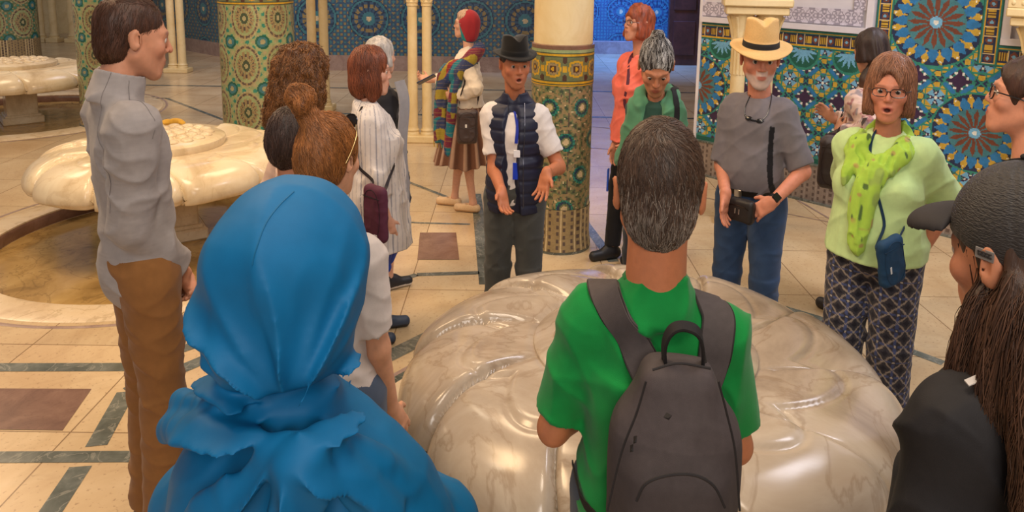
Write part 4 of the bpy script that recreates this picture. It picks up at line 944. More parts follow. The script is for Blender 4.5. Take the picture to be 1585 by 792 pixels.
# ---- woman in the blue shawl, front left
P = Person('person wrapped in a bright blue shawl over head and shoulders, seen from behind', 462, 288, 1.22, -14, 'f', w=1.12, dp=1.15, yaw=-8, pitch=-14, hair=.022, skin='#c18a68', vox=.0055, headfwd=.02, sc=1., sdrop=.13, sh=.85)
q = P.q
P.arm(1, (.06, .27, .98*q), (1, -.3, -.3), (-.6, .8, 0)); P.arm(-1, (-.06, .27, 1.0*q), (-1, -.3, -.3), (.6, .8, 0))
P.arms[1]['S'] = P.arms[1]['S']+np.array([-.02, 0, -.06]); P.arms[1]['E'] = P.arms[1]['E']+np.array([-.02, 0, -.05])
P.body(vox=.008); P.eyes()
P.trousers(lambda V: np.tile(lin('#3a3436'), (len(V), 1)), vox=.009); P.shoes()
KN = P.pix(458, 628, -.12)
print('knot', KN, 'headO', P.hO)
def shawl():
    g = SDF(.0052); g.band = .075; O = P.hO
    # cloth over the head, hanging full behind and gathered at the nape
    g.ell(O+np.array([0, -.005, .030]), (.100, .125, .100), .03)
    B = lambda x, y, dy=-.14: P.pix(x, y, dy)
    def roll(pts, r, k=.022):
        C = bez(pts, 14); rr = np.linspace(r[0], r[1], len(C))
        for a, b_, ra, rb in zip(C[:-1], C[1:], rr[:-1], rr[1:]): g.cap(a, b_, ra, rb, k)
    g.cap(B(452, 372, -.0), B(432, 420, -.03), .100, .118, .05)
    g.cap(B(432, 420, -.03), B(432, 520, -.05), .122, .118, .05)
    g.cap(B(400, 520, -.06), B(420, 590, -.04), .094, .080, .05); g.cap(B(470, 520, -.05), B(455, 600, -.04), .086, .055, .05)
    # shoulders
    g.cap((-.14*q, -.01, 1.34*q-P.sd), (.10*q, -.01, 1.27*q-P.sd), .075, k=.06); g.ell((-.02, .0, 1.10*q), (.190, .155, .25), .07)
    g.ell((0, 0, 1.0*q), (.265, .19, .26), .07)
    for sd in (-1, 1): A = P.arms[sd]; g.cap(A['S'], A['E'], .070, .078, k=.05); g.cap(A['E'], A['W'], .080, .07, k=.05)
    # rolled folds where the shawl wraps the neck and the right shoulder
    for pts, r in (([B(452, 640, -.17), B(380, 632, -.15), B(310, 622, -.06), B(282, 618, .02)], (.018, .018)), ([B(450, 650, -.17), B(370, 665, -.16), B(300, 655, -.10), B(264, 660, -.0)], (.016, .018)),
                   ([B(458, 655, -.17), B(420, 700, -.18), B(350, 760, -.18), B(300, 800, -.16)], (.016, .022)), ([B(470, 650, -.17), B(525, 678, -.13), B(580, 720, -.08), B(622, 775, -.02)], (.018, .028)),
                   ([B(475, 655, -.18), B(515, 700, -.16), B(550, 755, -.14), B(590, 800, -.12)], (.018, .030)), ([B(460, 655, -.185), B(468, 700, -.2), B(462, 760, -.2), B(460, 820, -.2)], (.030, .045))): roll(pts, r)
    # folds running together in the knot
    def fold(V):
        dx = V[:, 0]-KN[0]; dz = V[:, 2]-KN[2]; back = sstep(.10, -.04, V[:, 1]-O[1]+.0); rad = np.hypot(dx, dz); an = np.arctan2(dz, dx)
        w1 = an*4.8+1.5*vnoise(V*5)+.4*np.sin(rad*11); n = 1-np.abs(np.sin(w1)); n2 = 1-np.abs(np.sin(an*8.3+2*vnoise(V*6+4)+1))
        env = sstep(.03, .10, rad)*sstep(.40, .10, rad)
        up_ = dz > 0
        d = -.034*(n**1.8-.3)*env*back-.010*(n2**1.5-.3)*env*back*sstep(.06, .14, rad)
        pinch = .045*np.exp(-((V[:, 2]-KN[2]-.012)/.024)**2)*back*np.exp(-(dx/.13)**2)
        side = .016*np.exp(-(((V[:, 0]-KN[0]+.135)/.018)**2+((V[:, 2]-KN[2]-.09)/.05)**2))
        return d+pinch+side-.010*(ridge(V*np.array([7, 7, 8])+2.2)**2-.35)*(~up_)-.004*(ridge(V*np.array([17, 17, 9])+5)**2-.35)
    g.disp(fold)
    g.cap(O+np.array([0, .06, -.01]), O+np.array([0, .26, -.02]), .072, .10, .02, kind='sub')
    g.plane((0, 0, .86*q), (0, 0, -1), .01)
    col = lambda V: lin('#016396')[None]*(1+.10*(vnoise(V*9)-.5)[:, None])
    o = g.mesh('shawl', M_SILK, P.root, col, smooth=4)
    # stitched edge line on the head cloth
    mb = MB().color('#0b5d88').tube(P.hits(g, ((455, 296), (432, 318), (412, 345), (398, 380), (390, 410)), 24, .0003), .0012, 6); mb.build('hem_seam', M_SILK, o)
    return g
shawl()

# ---- man in green with the backpack
P = Person('man in green t-shirt with grey backpack, seen from behind before the large fountain', 1026, 187, 1.46, 2, 'm', w=1.0, dp=1.0, pitch=-6, yaw=0, hair=.012, skin='#bd7650', vox=.0055, lean=.01, sh=1.02, hsc=1.19, sdrop=.04)
q = P.q
P.arm(-1, (-.10, .22, 1.0*q), (-.55, -.5, -.6), (.9, .3, .2), curl=.5); P.arm(1, (.08, .24, .98*q), (.55, -.5, -.6), (-.9, .3, .2), curl=.5)
_n = P.neckp; P.neckp = lambda g, i=0., k=.03: _n(g, .013, .04)
P.body(headkw=dict(nose=1.0)); P.eyes()
P.top(lambda V: lin('#0d8038')[None]*(1+.12*(vnoise(V*40)-.5)[:, None]), sleeve=.80, hem=.84, inf=.014, name='t_shirt', amp=.010, neck=.066, shape=lambda g: g.cone(P.nb+np.array([0, 0, -.04]), P.nb+np.array([0, .006, .034]), .100*q, .074*q, .04), ease=.01, f=(7, 7, 8), sleeve_inf=.022, vert=.002)
pts = []
for t in np.linspace(0, 2*math.pi, 40, endpoint=False): pts.append(P.nb+np.array([.074*q*math.cos(t), .008+.074*q*math.sin(t), .026]))
MB().color('#0b6f30').ribbon(P.gt.snap(pts, .001), [(math.cos(t), math.sin(t), .8) for t in np.linspace(0, 2*math.pi, 40, endpoint=False)], .016, .004, True).build('collar_rib', M_CLOTH, P.root)
P.trousers(lambda V: np.tile(lin('#3a4250'), (len(V), 1)), vox=.009); P.shoes('#2b2b2b')
def grey_fn(q_, c):
    t = sstep(.045, -.06, q_[:, 2])*sstep(.10, .25, vnoise(q_*9)+.1); n = vnoise(q_*np.array([150, 150, 26])+7)
    c = mix(c, lin('#7f746b'), np.clip(t*(.25+.75*sstep(.45, .8, n)), 0, 1)*.75); return c
P.hairmesh(lambda g, h: hair_short(g, h, .010, 0, -.142, .002), '#41322a', sdisp=.0022, seed=5, colfn=grey_fn, vox=.004)
Pg = P
def flow_g(P_):
    q_ = (P_-Pg.hO)@Pg.hR/Pg.hs; w = np.array([.005, -.055, .10]); d = q_-w; sw = np.stack([-d[:, 1], d[:, 0], 0*d[:, 0]], -1)*1.0
    top = sstep(.13, .03, np.linalg.norm(d, axis=1))[:, None]; f = d*1.2+sw*top*1.4; f[:, 2] -= .10; f[:, 1] += .03*(q_[:, 2] > .06); return f/np.linalg.norm(f, axis=1)[:, None]@Pg.hR.T
def colg(r, n):
    q_ = (r-Pg.hO)@Pg.hR/Pg.hs; gm = np.clip(.06+.85*sstep(.06, -.06, q_[:, 2])*sstep(-.14,-.09,q_[:, 2]), 0, 1); g_ = (n < gm*.62)[:, None]; v = (.55+.9*((n*7.13) % 1))[:, None]
    return np.where(g_, lin('#8d8074')[None]*v, lin('#4f3a2c')[None]*v)
strands('hair_lock', P.gh, P.root, 9500, flow_g, .022, .00075, colg, M=4, lift=.0035, seed=6, sel=lambda V: (V[:, 1] < Pg.hO[1]+.05))
# backpack: a thing of its own, hanging from his shoulders
bp = thing('backpack', 'dark grey backpack with arched zip worn by the man in the green t-shirt', 'backpack', P.loc, P.rz, sc=P.sc)
def BPp(x, y, dy): return P.pix(x, y, dy)
gt = P.gt
g = SDF(.0055); zt = P.pix(1050, 565, -.2)[2]
cx = P.pix(1047, 700, -.25)[0]
zt -= .012; g.ell((cx+.002, -.20, zt-.20), (.118, .085, .19), .04); g.box((cx, -.185, zt-.33), (.136, .085, .25), .07, .05); g.box((cx, -.190, zt-.085), (.074, .055, .085), .03, .05)
g.box((cx+.004, -.262, zt-.36), (.102, .048, .21), .045, .03)
g.ell((cx+.004, -.265, zt-.24), (.100, .050, .12), .02)
g.disp(lambda V: -.005*(ridge(V*np.array([9, 9, 7])+3)**2-.35)); g.plane((0, -.105, 0), (0, 1, 0), .02)
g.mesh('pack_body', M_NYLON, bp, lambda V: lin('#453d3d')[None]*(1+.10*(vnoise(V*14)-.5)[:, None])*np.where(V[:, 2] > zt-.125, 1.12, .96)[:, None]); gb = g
mb = MB().color('#1d1a1b')
def onpack(pts, n=30, off=.001): return gb.snap(bez(pts, n), off)
px = lambda pts, dy=-.38: [P.pix(x, y, dy) for x, y in pts]
Z1 = onpack(px([(975, 700), (990, 668), (1020, 648), (1055, 642), (1095, 652), (1120, 676), (1132, 705)]))
mb.ribbon(Z1, gb.grad(Z1), .021, .004)
mb.build('main_zip_flap', M_NYLON, bp)
mb = MB().color('#262223')
Z2 = onpack(px([(985, 775), (1000, 748), (1035, 735), (1075, 735), (1105, 752), (1122, 785)])); mb.tube(Z2, .0028, 6)
for pts in ([(1000, 590), (985, 640), (962, 700), (940, 790)], [(1112, 590), (1125, 640), (1138, 700), (1145, 790)], [(1010, 572), (1050, 562), (1100, 570)]):
    Z = onpack(px(pts), 24, .0005); mb.tube(Z, .0022, 6)
mb.build('piping', M_NYLON, bp)
mb = MB().color('#1e1b1c')
hl = bez([P.pix(1030, 575, -.17), P.pix(1028, 535, -.19), P.pix(1040, 510, -.20), P.pix(1062, 505, -.20), P.pix(1084, 520, -.20), P.pix(1090, 572, -.17)], 26)
cen = P.pix(1060, 560, -.18); mb.ribbon(hl, [unit(p-cen)*np.array([1, .3, 1])+np.array([0, -.25, 0]) for p in hl], .026, .007); mb.build('carry_handle', M_NYLON, bp)
sh_ = P.shx
for sd, pix_, mid in ((-1, [(1012, 598), (995, 560), (972, 515), (946, 474)], -.122), (1, [(1098, 598), (1104, 560), (1110, 520), (1112, 488)], .118)):
    bk = [P.hit(gt, x, y, .007, -.15) for x, y in pix_]; tp_ = gt.snap(np.array([mid*.98, -.01, 1.42*q-P.sd]), .008); fr_ = [gt.snap(np.array(v_), .008) for v_ in ((mid, .12, 1.36*q), (mid*1.15, .16, 1.2*q), (mid*1.7, .10, 1.06*q))]
    C2 = bez(bk+[tp_]+fr_, 56); C2[8:] = gt.snap(C2[8:], .008)
    for _ in range(9): C2[1:-1] = (C2[:-2]+C2[1:-1]*2+C2[2:])/4
    mb = MB().color('#4c4443'); N2 = gt.grad(C2)
    for _ in range(12): N2[1:-1] = (N2[:-2]+2*N2[1:-1]+N2[2:])/4
    mb.ribbon(C2, N2, .074, .012); st = mb.build('shoulder_strap', M_NYLON, bp)
    S = N2; T = np.gradient(C2, axis=0); T /= np.linalg.norm(T, axis=1)[:, None]; side = np.cross(T, S)
    mb = MB().color('#2c2727')
    for e in (-1, 1): mb.tube(C2+side*.036*e+S*.003, .0022, 5)
    mb.build('strap_binding', M_NYLON, st)
lw = bez([P.pix(940, 810, -.20), P.hit(gt, 905, 780, .004), P.hit(gt, 893, 745, .004), P.hit(gt, 886, 715, .004)], 20); MB().color('#1d1a1b').ribbon(lw, gt.grad(lw), .018, .003).build('lower_strap', M_NYLON, bp)

# ---- woman with the hair bun and the white t-shirt
P = Person('woman with ginger-brown hair bun and sunglasses on her head, white t-shirt, seen from behind', 508, 172, 1.92, -38, 'f', w=1.0, dp=1.0, yaw=0, pitch=-6, hair=.02, skin='#c99272', vox=.006)
q = P.q
w_ = P.pix(622, 722, .05)
P.arm(1, w_, (.6, -1, -.3), (.2, .5, -.85), (-1, 0, 0), .4); P.arm(-1, (-.10, .20, 1.0*q), (-1, -.5, -.3))
P.body(); P.eyes()
P.top(lambda V: np.tile(lin('#c9bdb6'), (len(V), 1)), sleeve=.78, hem=.85, inf=.013, name='t_shirt', amp=.006, neck=.062, sleeve_inf=.020)
P.trousers(lambda V: np.tile(lin('#4a5568'), (len(V), 1)), vox=.009); P.shoes()
BUN = (P.toL(atD(464, 158, P.loc[1]-.05))-P.hO)@P.hR
def hb(g, h):
    hair_short(g, h, .013, 0, -.10, .008); b_ = np.array(BUN)
    g.ell((0, -.075*h, .0*h), (.07*h, .045*h, .075*h), .03); g.cap((0, -.07*h, .085*h), b_, .040*h, .022*h, .02)
    for k in range(9):
        a = 2*math.pi*k/9; g.ell(b_+np.array([.022*math.cos(a), .018*math.sin(a*2), .020*math.sin(a)+.006]), (.021, .019, .021), .008)
P.hairmesh(hb, '#7a4a26', sdisp=.004, freq=(100, 100, 16), seed=8)
Pb = P
def flow_b(P_):
    q_ = (P_-Pb.hO)@Pb.hR; f = (np.array(BUN)-q_); f /= np.linalg.norm(f, axis=1)[:, None]+1e-6; b_ = np.linalg.norm(q_-np.array(BUN), axis=1) < .045; t = np.cross(q_-np.array(BUN), np.array([.3, 1, .2])); f[b_] = t[b_]/(np.linalg.norm(t[b_], axis=1)[:, None]+1e-6); return f@Pb.hR.T
strands('hair_lock', P.gh, P.root, 4500, flow_b, .07, .0011, lambda r, n: (lin('#9a6232')[None]*(.45+.95*n)[:, None]), M=7, lift=.006, seed=9, curl=.08)
T = lambda p: P.hO+P.hR@(np.array(p)*P.hs)
mb = MB().color('#17120f')
for sd in (-1, 1):
    a = np.linspace(0, 2*math.pi, 24, endpoint=False); ctr = np.array([sd*.034, .052, .104]); mb.tube([T(ctr+np.array([.026*math.cos(t), .012*math.sin(t), .022*math.sin(t)])) for t in a], .0022, 6, True)
    mb.add([T(ctr+np.array([.025*math.cos(t), .012*math.sin(t)+o, .021*math.sin(t)])) for o in (-.0008, .0008) for t in a], [tuple(range(24)), tuple(range(47, 23, -1))]+[(i, i+24, (i+1) % 24+24, (i+1) % 24) for i in range(24)])
mb.tube([T((-.01, .056, .112)), T((.01, .056, .112))], .002, 6)
gl = mb.build('sunglasses', M_GLOSS, P.root)
mb = MB().color('#b9a06a')
for sd in (-1, 1): MB().color('#8f7d5a').tube(bez([T((sd*.062, .045, .098)), T((sd*.084, .020, .070)), T((sd*.090, -.012, .030)), T((sd*.090, -.040, -.002))], 14), .0015, 6).build('temple_arm', M_METAL, gl)

# ---- short dark-haired person in black
P = Person('person with short dark hair in a black top, between blue shawl and curly hair', 450, 166, 2.36, -35, 'f', w=1.0, dp=1.0, pitch=-8, hair=.016, skin='#b97f62', vox=.007)
P.arm(1, (.16, .12, .80), (.3, -1, 0)); P.arm(-1, (-.16, .12, .80), (-.3, -1, 0))
P.body(vox=.007); P.eyes()
P.top(lambda V: np.tile(lin('#1d1b1e'), (len(V), 1)), sleeve=.35, hem=.84, inf=.013, name='top', neck=.074, amp=.005)
P.trousers(lambda V: np.tile(lin('#2a2830'), (len(V), 1)), vox=.009); P.shoes()
P.hairmesh(lambda g, h: (hair_short(g, h, .018, 0, -.115, .016)), '#33241f', sdisp=.005, freq=(60, 60, 14), seed=12, smooth=1)
Pk = P
strands('hair_lock', P.gh, P.root, 2200, lambda V: np.tile(np.array([.1, -.2, -1.]), (len(V), 1))@Pk.hR.T, .05, .0012, lambda r, n: lin('#46322a')[None]*(.45+.95*n)[:, None], M=5, lift=.006, seed=13)
MB().color('#1a181a').ribbon(*(lambda C: (P.gt.snap(C, .004), P.gt.grad(P.gt.snap(C, .004))))(bez([(-.07, -.16, 1.15), (-.085, -.12, 1.35), (-.08, -.02, 1.43)], 16)), .022, .004).build('neck_strap', M_NYLON, P.root)

# ---- curly haired woman
P = Person('woman with long curly brown hair and a pale pink top', 468, 60, 3.0, -66, 'f', w=1.0, dp=1.0, pitch=-4, yaw=10, hair=.045, skin='#c58c70', vox=.007)
P.arm(1, (.19, .02, .80), (.3, -1, 0), (0, .2, -1)); P.arm(-1, (-.19, .02, .80), (-.3, -1, 0), (0, .2, -1))
P.body(); P.eyes()
P.top(lambda V: np.tile(lin('#d8b9a6'), (len(V), 1)), sleeve=1.9, hem=.82, inf=.014, name='blouse', neck=.066, ease=.01)
P.trousers(lambda V: np.tile(lin('#33384a'), (len(V), 1)), vox=.010); P.shoes()
def curlh(g, h):
    g.ell((0, -.020, .040*h), (.112*h, .122*h, .108*h), .02); g.ell((0, -.075, -.075*h), (.115*h, .085, .135*h), .05); g.ell((0, -.10, -.17*h), (.115*h, .07, .10), .05)
    for sd in (-1, 1): g.ell((sd*.085, -.01, -.06), (.040, .055, .10), .04)
    g.ell((0, .120, -.030*h), (.064, .085, .105*h), .012, kind='sub')
P.hairmesh(curlh, '#5b3820', sdisp=.014, freq=(38, 38, 34), seed=14, smooth=1)
strands('hair_lock', P.gh, P.root, 3600, lambda V: np.tile(np.array([.0, -.15, -1.]), (len(V), 1)), .10, .0024, lambda r, n: lin('#7d5028')[None]*(.4+1.*n)[:, None], M=12, lift=.018, curl=1.1, seed=15)

# ---- woman with the auburn bob, white striped blouse
P = Person('woman with auburn bob and white striped blouse over royal blue shorts, facing right', 572, 68, 3.72, -84, 'f', w=1.28, dp=1.15, pitch=0, yaw=-8, hair=.022, skin='#cf9c84', vox=.0065, bust=.03, belly=.02, hsc=1.12)
q = P.q
P.arm(1, (.20, .06, .80*q), (.3, -1, 0), (0, .3, -1)); P.arm(-1, (-.20, .06, .80*q), (-.3, -1, 0), (0, .3, -1))
P.leg(1, (.11, -.05, 0)); P.leg(-1, (-.11, .08, 0))
P.body(vox=.0055); P.eyes()
def stripes(V):
    an = np.arctan2(V[:, 1], V[:, 0])*.16; s_ = (an/.022) % 1; s2 = (an/.066) % 1; c = np.tile(lin('#d3cbc6'), (len(V), 1)); c = mix(c, lin('#8d8a98'), .55*((s_ < .16)*1.)); c = mix(c, lin('#5f6478'), .6*((s2 < .07)*1.)); return c
P.top(stripes, sleeve=1.45, hem=.60, inf=.022, name='blouse', amp=.013, neck=.060, ease=.035, f=(9, 9, 6), vert=.006, vee=.14)
P.trousers(lambda V: np.tile(lin('#1e3fae'), (len(V), 1)), top=.66, t1=1.02, inf=.022, amp=.012, name='shorts', ends=(.10, .085, .07)); P.shoes('#39465c', '#20242e', low=True)
def bobh(g, h, L_=-.125, fr=.006):
    g.ell((0, -.014*h, .034*h), (.090*h, .112*h, .100*h), .02); g.ell((0, -.045*h, -.055*h), (.088*h, .078*h, .085*h), .04)
    for sd in (-1, 1): g.ell((sd*.076*h, .012*h, -.055*h), (.022*h, .050*h, .080*h), .02)
    g.ell((0, (.130-fr)*h, -.045*h), (.064*h, .085*h, .105*h), .012, kind='sub'); g.plane((0, 0, L_*h), (0, .1, -1), .01)
P.hairmesh(lambda g, h: bobh(g, h, -.145), '#5f3122', sdisp=.005, freq=(60, 60, 8), seed=16)
strands('hair_lock', P.gh, P.root, 2200, lambda V: np.tile(np.array([.0, .1, -1.]), (len(V), 1)), .10, .0016, lambda r, n: lin('#854a30')[None]*(.45+.9*n)[:, None], M=6, lift=.003, seed=17)

def shoulder_bag(name, label, cat, P, cpix, size, col, strap, gt, rz=0, face=None, sw=.018, shape='box', flap=False, tilt=0., sc=None, logo=None, out=.03, strapcol=None):
    """a bag at the pixel cpix (x, y, depth offset), with its strap laid over the garment gt"""
    b_ = thing(name, label, cat, P.loc, P.rz, sc=P.sc); c = P.hit(gt, cpix[0], cpix[1], size[1]*.8, cpix[2]) if len(cpix) == 3 else np.array(cpix[1:], float); cv = P.toL(np.array([0, 0, CAMZ]))-c; cv[2] = 0; f = unit(gt.grad(c)*np.array([1, 1, 0])+.6*unit(cv)) if face is None else unit(face); up = np.array([0, 0, 1.]); s_ = np.cross(up, f); Rm = np.stack([s_, f, up], -1)@np.array(Matrix.Rotation(tilt, 3, 'Y'))
    g = SDF(.004); hx, hy, hz = size
    g.box(c, (hx, hy, hz), min(hy*.9, hx*.4), .01, rot=Rm)
    if shape == 'pouch': g.ell(c-Rm[:, 2]*hz*.55, (hx*1.03, hy*1.15, hz*.6), .02, rot=Rm)
    g.disp(lambda V: -.004*(ridge(V*22)**2-.35))
    g.mesh('bag_body', M_NYLON if sc != 'leather' else M_LEATHER, b_, lambda V: lin(col)[None]*(1+.12*(vnoise(V*30)-.5)[:, None]))
    mb = MB().color(strapcol or '#221d22'); e = f
    Z = [c+Rm@np.array([x*hx, hy*1.02, hz*.62]) for x in np.linspace(-.86, .86, 8)]; mb.tube(Z, .0022, 6)
    Zp = g.snap(np.array([c+Rm@np.array([math.cos(t)*hx*.93, hy*1.3, math.sin(t)*hz*.93]) for t in np.linspace(0, 2*math.pi, 40, endpoint=False)]), .0005); mb.tube(Zp, .0016, 5, True); mb.build('zip', M_NYLON, b_)
    if flap:
        F = g.snap(np.array([c+Rm@np.array([x*hx*.9, hy*1.3, hz*.05-.12*hz*math.cos(x*1.6)]) for x in np.linspace(-1, 1, 14)]), .0006); MB().color(strapcol or '#221d22').tube(F, .0018, 5).build('flap_edge', M_LEATHER, b_)
    if logo: m2 = MB().color(logo[1]).box(g.snap(c+Rm@np.array([logo[0][0]*hx, hy*1.3, logo[0][1]*hz]), .001), (logo[2][0], .0015, logo[2][1]), ax=Rm.T, bev=.001); m2.build('logo_tag', M_GLOSS, b_)
    pts = [P.hit(gt, p[0], p[1], .004, p[2]) if len(p) == 3 and p[2] <= 0 else P.pix(*p) for p in strap]; pts[0] = c+Rm@np.array([-hx*.85, 0, hz*.8]); pts[-1] = c+Rm@np.array([hx*.85, 0, hz*.8]); C = bez(pts, 44); k = np.linspace(0, 1, len(C)); kk = (sstep(0, .14, k)*sstep(1, .86, k))[:, None]
    C2 = gt.snap(C, .004); dd = np.maximum(gt.d(C), 0)[:, None]; C2 = C*(1-kk)+C2*kk
    for _ in range(3): C2[1:-1] = (C2[:-2]+2*C2[1:-1]+C2[2:])/4
    MB().color(strapcol or '#221d22').ribbon(C2, gt.grad(C2), sw, .003).build('strap', M_NYLON, b_)
    return b_
Pw6 = P
shoulder_bag('crossbody_bag', 'small maroon crossbody bag hanging over the white striped blouse', 'bag', P, (582, 330, -.30), (.075, .030, .125), '#54273a', [(566, 290, -.27), (556, 262, -.2), (552, 220, -.1), (560, 165, -.02), (590, 160, .14), (612, 230, .14), (600, 288, -.22)], P.gt, logo=((.45, -.72), '#c9c4c4', (.013, .006)))

# ---- person half hidden behind her
P = Person('grey haired person in dark cardigan and navy shorts half hidden behind the auburn bob', 588, 54, 4.35, -70, 'f', w=1.08, dp=1.1, pitch=0, yaw=0, hair=.02, skin='#cfa088', vox=.007, bust=.02)
q = P.q
P.arm(1, (.19, .04, .80*q), (.3, -1, 0), (0, .2, -1)); P.arm(-1, (-.18, .05, .80*q), (-.3, -1, 0)); P.leg(1, (.06, .04, 0)); P.leg(-1, (-.10, -.10, 0))
P.body(); P.eyes()
P.top(lambda V: mix(np.tile(lin('#26262c'), (len(V), 1)), lin('#8d8a8c'), 1.*((V[:, 1] > .06) & (np.sin(V[:, 2]*55+V[:, 0]*30) > -.2))), sleeve=1.9, hem=.62, inf=.022, name='cardigan', amp=.012, neck=.06, ease=.03, vert=.006)
P.trousers(lambda V: np.tile(lin('#23263a'), (len(V), 1)), top=.68, t1=.98, inf=.022, name='shorts', ends=(.10, .088, .07)); P.shoes('#22232a', '#d8d4d0')
P.hairmesh(lambda g, h: bobh(g, h, -.07), '#a8a29c', sdisp=.004, freq=(60, 60, 12), seed=19)
mb = MB().color('#8f8c8e'); tp = MB().color('#55545a')
T2 = bez([P.pix(618, 125, -.12), P.pix(626, 160, -.14), P.pix(622, 230, -.16), P.pix(626, 300, -.16), P.pix(624, 345, -.16)], 26)
sdn = unit(np.array([1, .25, 0])); mb.ribbon(T2, [sdn]*len(T2), .085, .010)
sc_ = mb.build('scarf', M_CLOTH, P.root)
for k in range(8):
    b0 = T2[-1]+np.array([0, (k-3.5)*.010, 0]); tp.tube([b0, b0+np.array([.003*math.sin(k*2), .004*math.cos(k), -.035]), b0+np.array([.006*math.sin(k*3), .006*math.cos(k*2), -.075])], .0018, 4)
tp.build('fringe', M_CLOTH, sc_)

def hat(P, col, band, crown=.105, rc=.086, brim=.062, fr=0., pinch=.018, curl=.012, droop=.010, z0=.030, mat=None, name='hat', bandh=.026, tiltx=0.):
    n = 72; th = np.linspace(0, 2*math.pi, n, endpoint=False); h = P.hs; rows = []; cols = []
    prof = [(-.004, -.3), (0, 0)]
    def row(rx, z, zf=None, c='h'):
        x = rx*np.cos(th)*.90; y = rx*np.sin(th)*1.10; zz = z+(zf(th) if zf else 0*th); rows.append(np.stack([x, y-.008, zz+tiltx*y], -1)); cols.append(c)
    fb = lambda k: (lambda t: k*(curl*np.abs(np.cos(t))**2-droop*np.maximum(np.sin(t), 0)**2*1.2+.3*curl*np.maximum(-np.sin(t), 0)))
    row(rc*.98, z0-.002); row(rc+brim*.5, z0-.003, fb(.4)); row(rc+brim, z0-.002, fb(1)); row(rc+brim+.002, z0+.001, fb(1)); row(rc+brim, z0+.004, fb(1)); row(rc+brim*.5, z0+.003, fb(.4)); row(rc+.004, z0+.005)
    row(rc+.003, z0+.006, None, 'b'); row(rc+.002, z0+bandh*.5, None, 'b'); row(rc+.0005, z0+bandh, None, 'b'); row(rc-.002, z0+bandh+.001)
    for t in np.linspace(.35, 1, 9):
        r_ = rc*(1-.13*t)*(1-.0*t); row(r_, z0+crown*t)
    for t in (.985, .93, .84, .7, .5, .3, .1): r_ = rc*.87*t; row(r_, z0+crown*(1+.10*(1-t**2)*0)+.006*(1-t)*3)
    V = np.concatenate(rows); m_ = len(rows); top = V[:, 2] > z0+crown*.45
    k = sstep(z0+crown*.45, z0+crown*1.0, V[:, 2]); fx = np.exp(-((np.abs(V[:, 0])-.055)/.030)**2)*sstep(-.02, .09, V[:, 1]); V[:, 0] *= 1-.38*k*sstep(0, .09, V[:, 1])
    V[:, 2] -= k*pinch*np.exp(-(V[:, 0]/.026)**2)*1.1; V[:, 2] += k*.010*np.exp(-((V[:, 1]-.05)/.05)**2)
    i, j = np.meshgrid(np.arange(m_-1), np.arange(n), indexing='ij'); F = np.stack([i*n+j, i*n+(j+1) % n, (i+1)*n+(j+1) % n, (i+1)*n+j], -1).reshape(-1, 4)
    c = np.array([lin(band) if cols[a//n] == 'b' else lin(col) for a in range(len(V))])
    W_ = P.hO+(V*h)@P.hR.T; me = fastmesh(name, W_, F); set_col(me, c) if len(me.vertices) == len(c) else None
    return link(name, me, mat or M_CLOTH, P.root)
def path_sdf(g, pts, r, k=.015, n=16):
    C = bez(pts, n); rr = np.interp(np.linspace(0, 1, len(C)), np.linspace(0, 1, len(r)), r) if not np.isscalar(r) else np.full(len(C), r)
    for a, b_, ra, rb in zip(C[:-1], C[1:], rr[:-1], rr[1:]): g.cap(a, b_, ra, rb, k)
    return C
def flat(col, a=.1, f=30): return lambda V: lin(col)[None]*(1+a*(vnoise(V*f)-.5)[:, None])

# ---- woman with the rainbow scarf
P = Person('woman in rainbow headscarf, cream cardigan and brown pleated skirt, holding a phone out', 722, 12, 5.84, 72, 'f', w=.98, dp=1.0, yaw=8, pitch=6, hair=.02, skin='#d7a489', vox=.007)
q = P.q
PH = P.pix(664, 126, -.1)
P.arm(1, (.12, .40, 1.12*q), (.6, -.4, -1), (-.2, 1, .15), (-.6, 0, .8), .8)
P.arm(-1, P.pix(700, 150, -.16), (-.4, -.8, -1), (.4, .9, .1), (.9, -.2, .3), .9)
P.leg(1, (.07, .16, 0)); P.leg(-1, (-.07, -.08, 0))
P.body(vox=.006); P.eyes(); P.glasses('#5a4038')
P.top(flat('#e2d3bf'), sleeve=1.75, hem=.93, inf=.014, name='cardigan', amp=.010, neck=.058, ease=.004, f=(10, 10, 12))
def skirt():
    g = SDF(.0065); z1, z0 = 1.0*q, .44*q
    def fn(V):
        t = np.clip((z1-V[:, 2])/(z1-z0), 0, 1.) if V.ndim == 2 else np.clip((z1-V[..., 2])/(z1-z0), 0, 1.); an = np.arctan2(V[..., 1], V[..., 0]); r_ = np.hypot(V[..., 0]*.93, V[..., 1]*1.05)
        rad = .150*q+.150*t**.9+(.004+.020*t)*np.sin(an*17+.5*np.sin(an*3)); return np.maximum((r_-rad)*.75, np.maximum(V[..., 2]-z1, z0+.012*np.sin(an*5)-V[..., 2]))
    g.custom(fn, (-.38, -.38, z0-.02), (.38, .38, z1+.02))
    def c(V):
        an = np.arctan2(V[:, 1], V[:, 0]); s_ = np.sin(an*17+.5*np.sin(an*3)); return mix(np.tile(lin('#6e4a38'), (len(V), 1)), lin('#b08f78'), sstep(.35, .8, s_)*.8)
    g.mesh('pleated_skirt', M_CLOTH, P.root, c)
skirt(); P.shoes('#d8b78e', '#c49e74', low=True)
P.hairmesh(lambda g, h: g.ell((0, .0, .055*h), (.080*h, .096*h, .070*h), .02).ell((0, .12*h, .0), (.066*h, .07*h, .085*h), .01, kind='sub').plane((0, 0, .02*h), (0, -.4, -1)), '#b09078', seed=21)
SCC = [lin(c) for c in ('#8f2f33', '#1f6f7c', '#a08c34', '#2c3c68', '#6f2a3c', '#3c4468')]
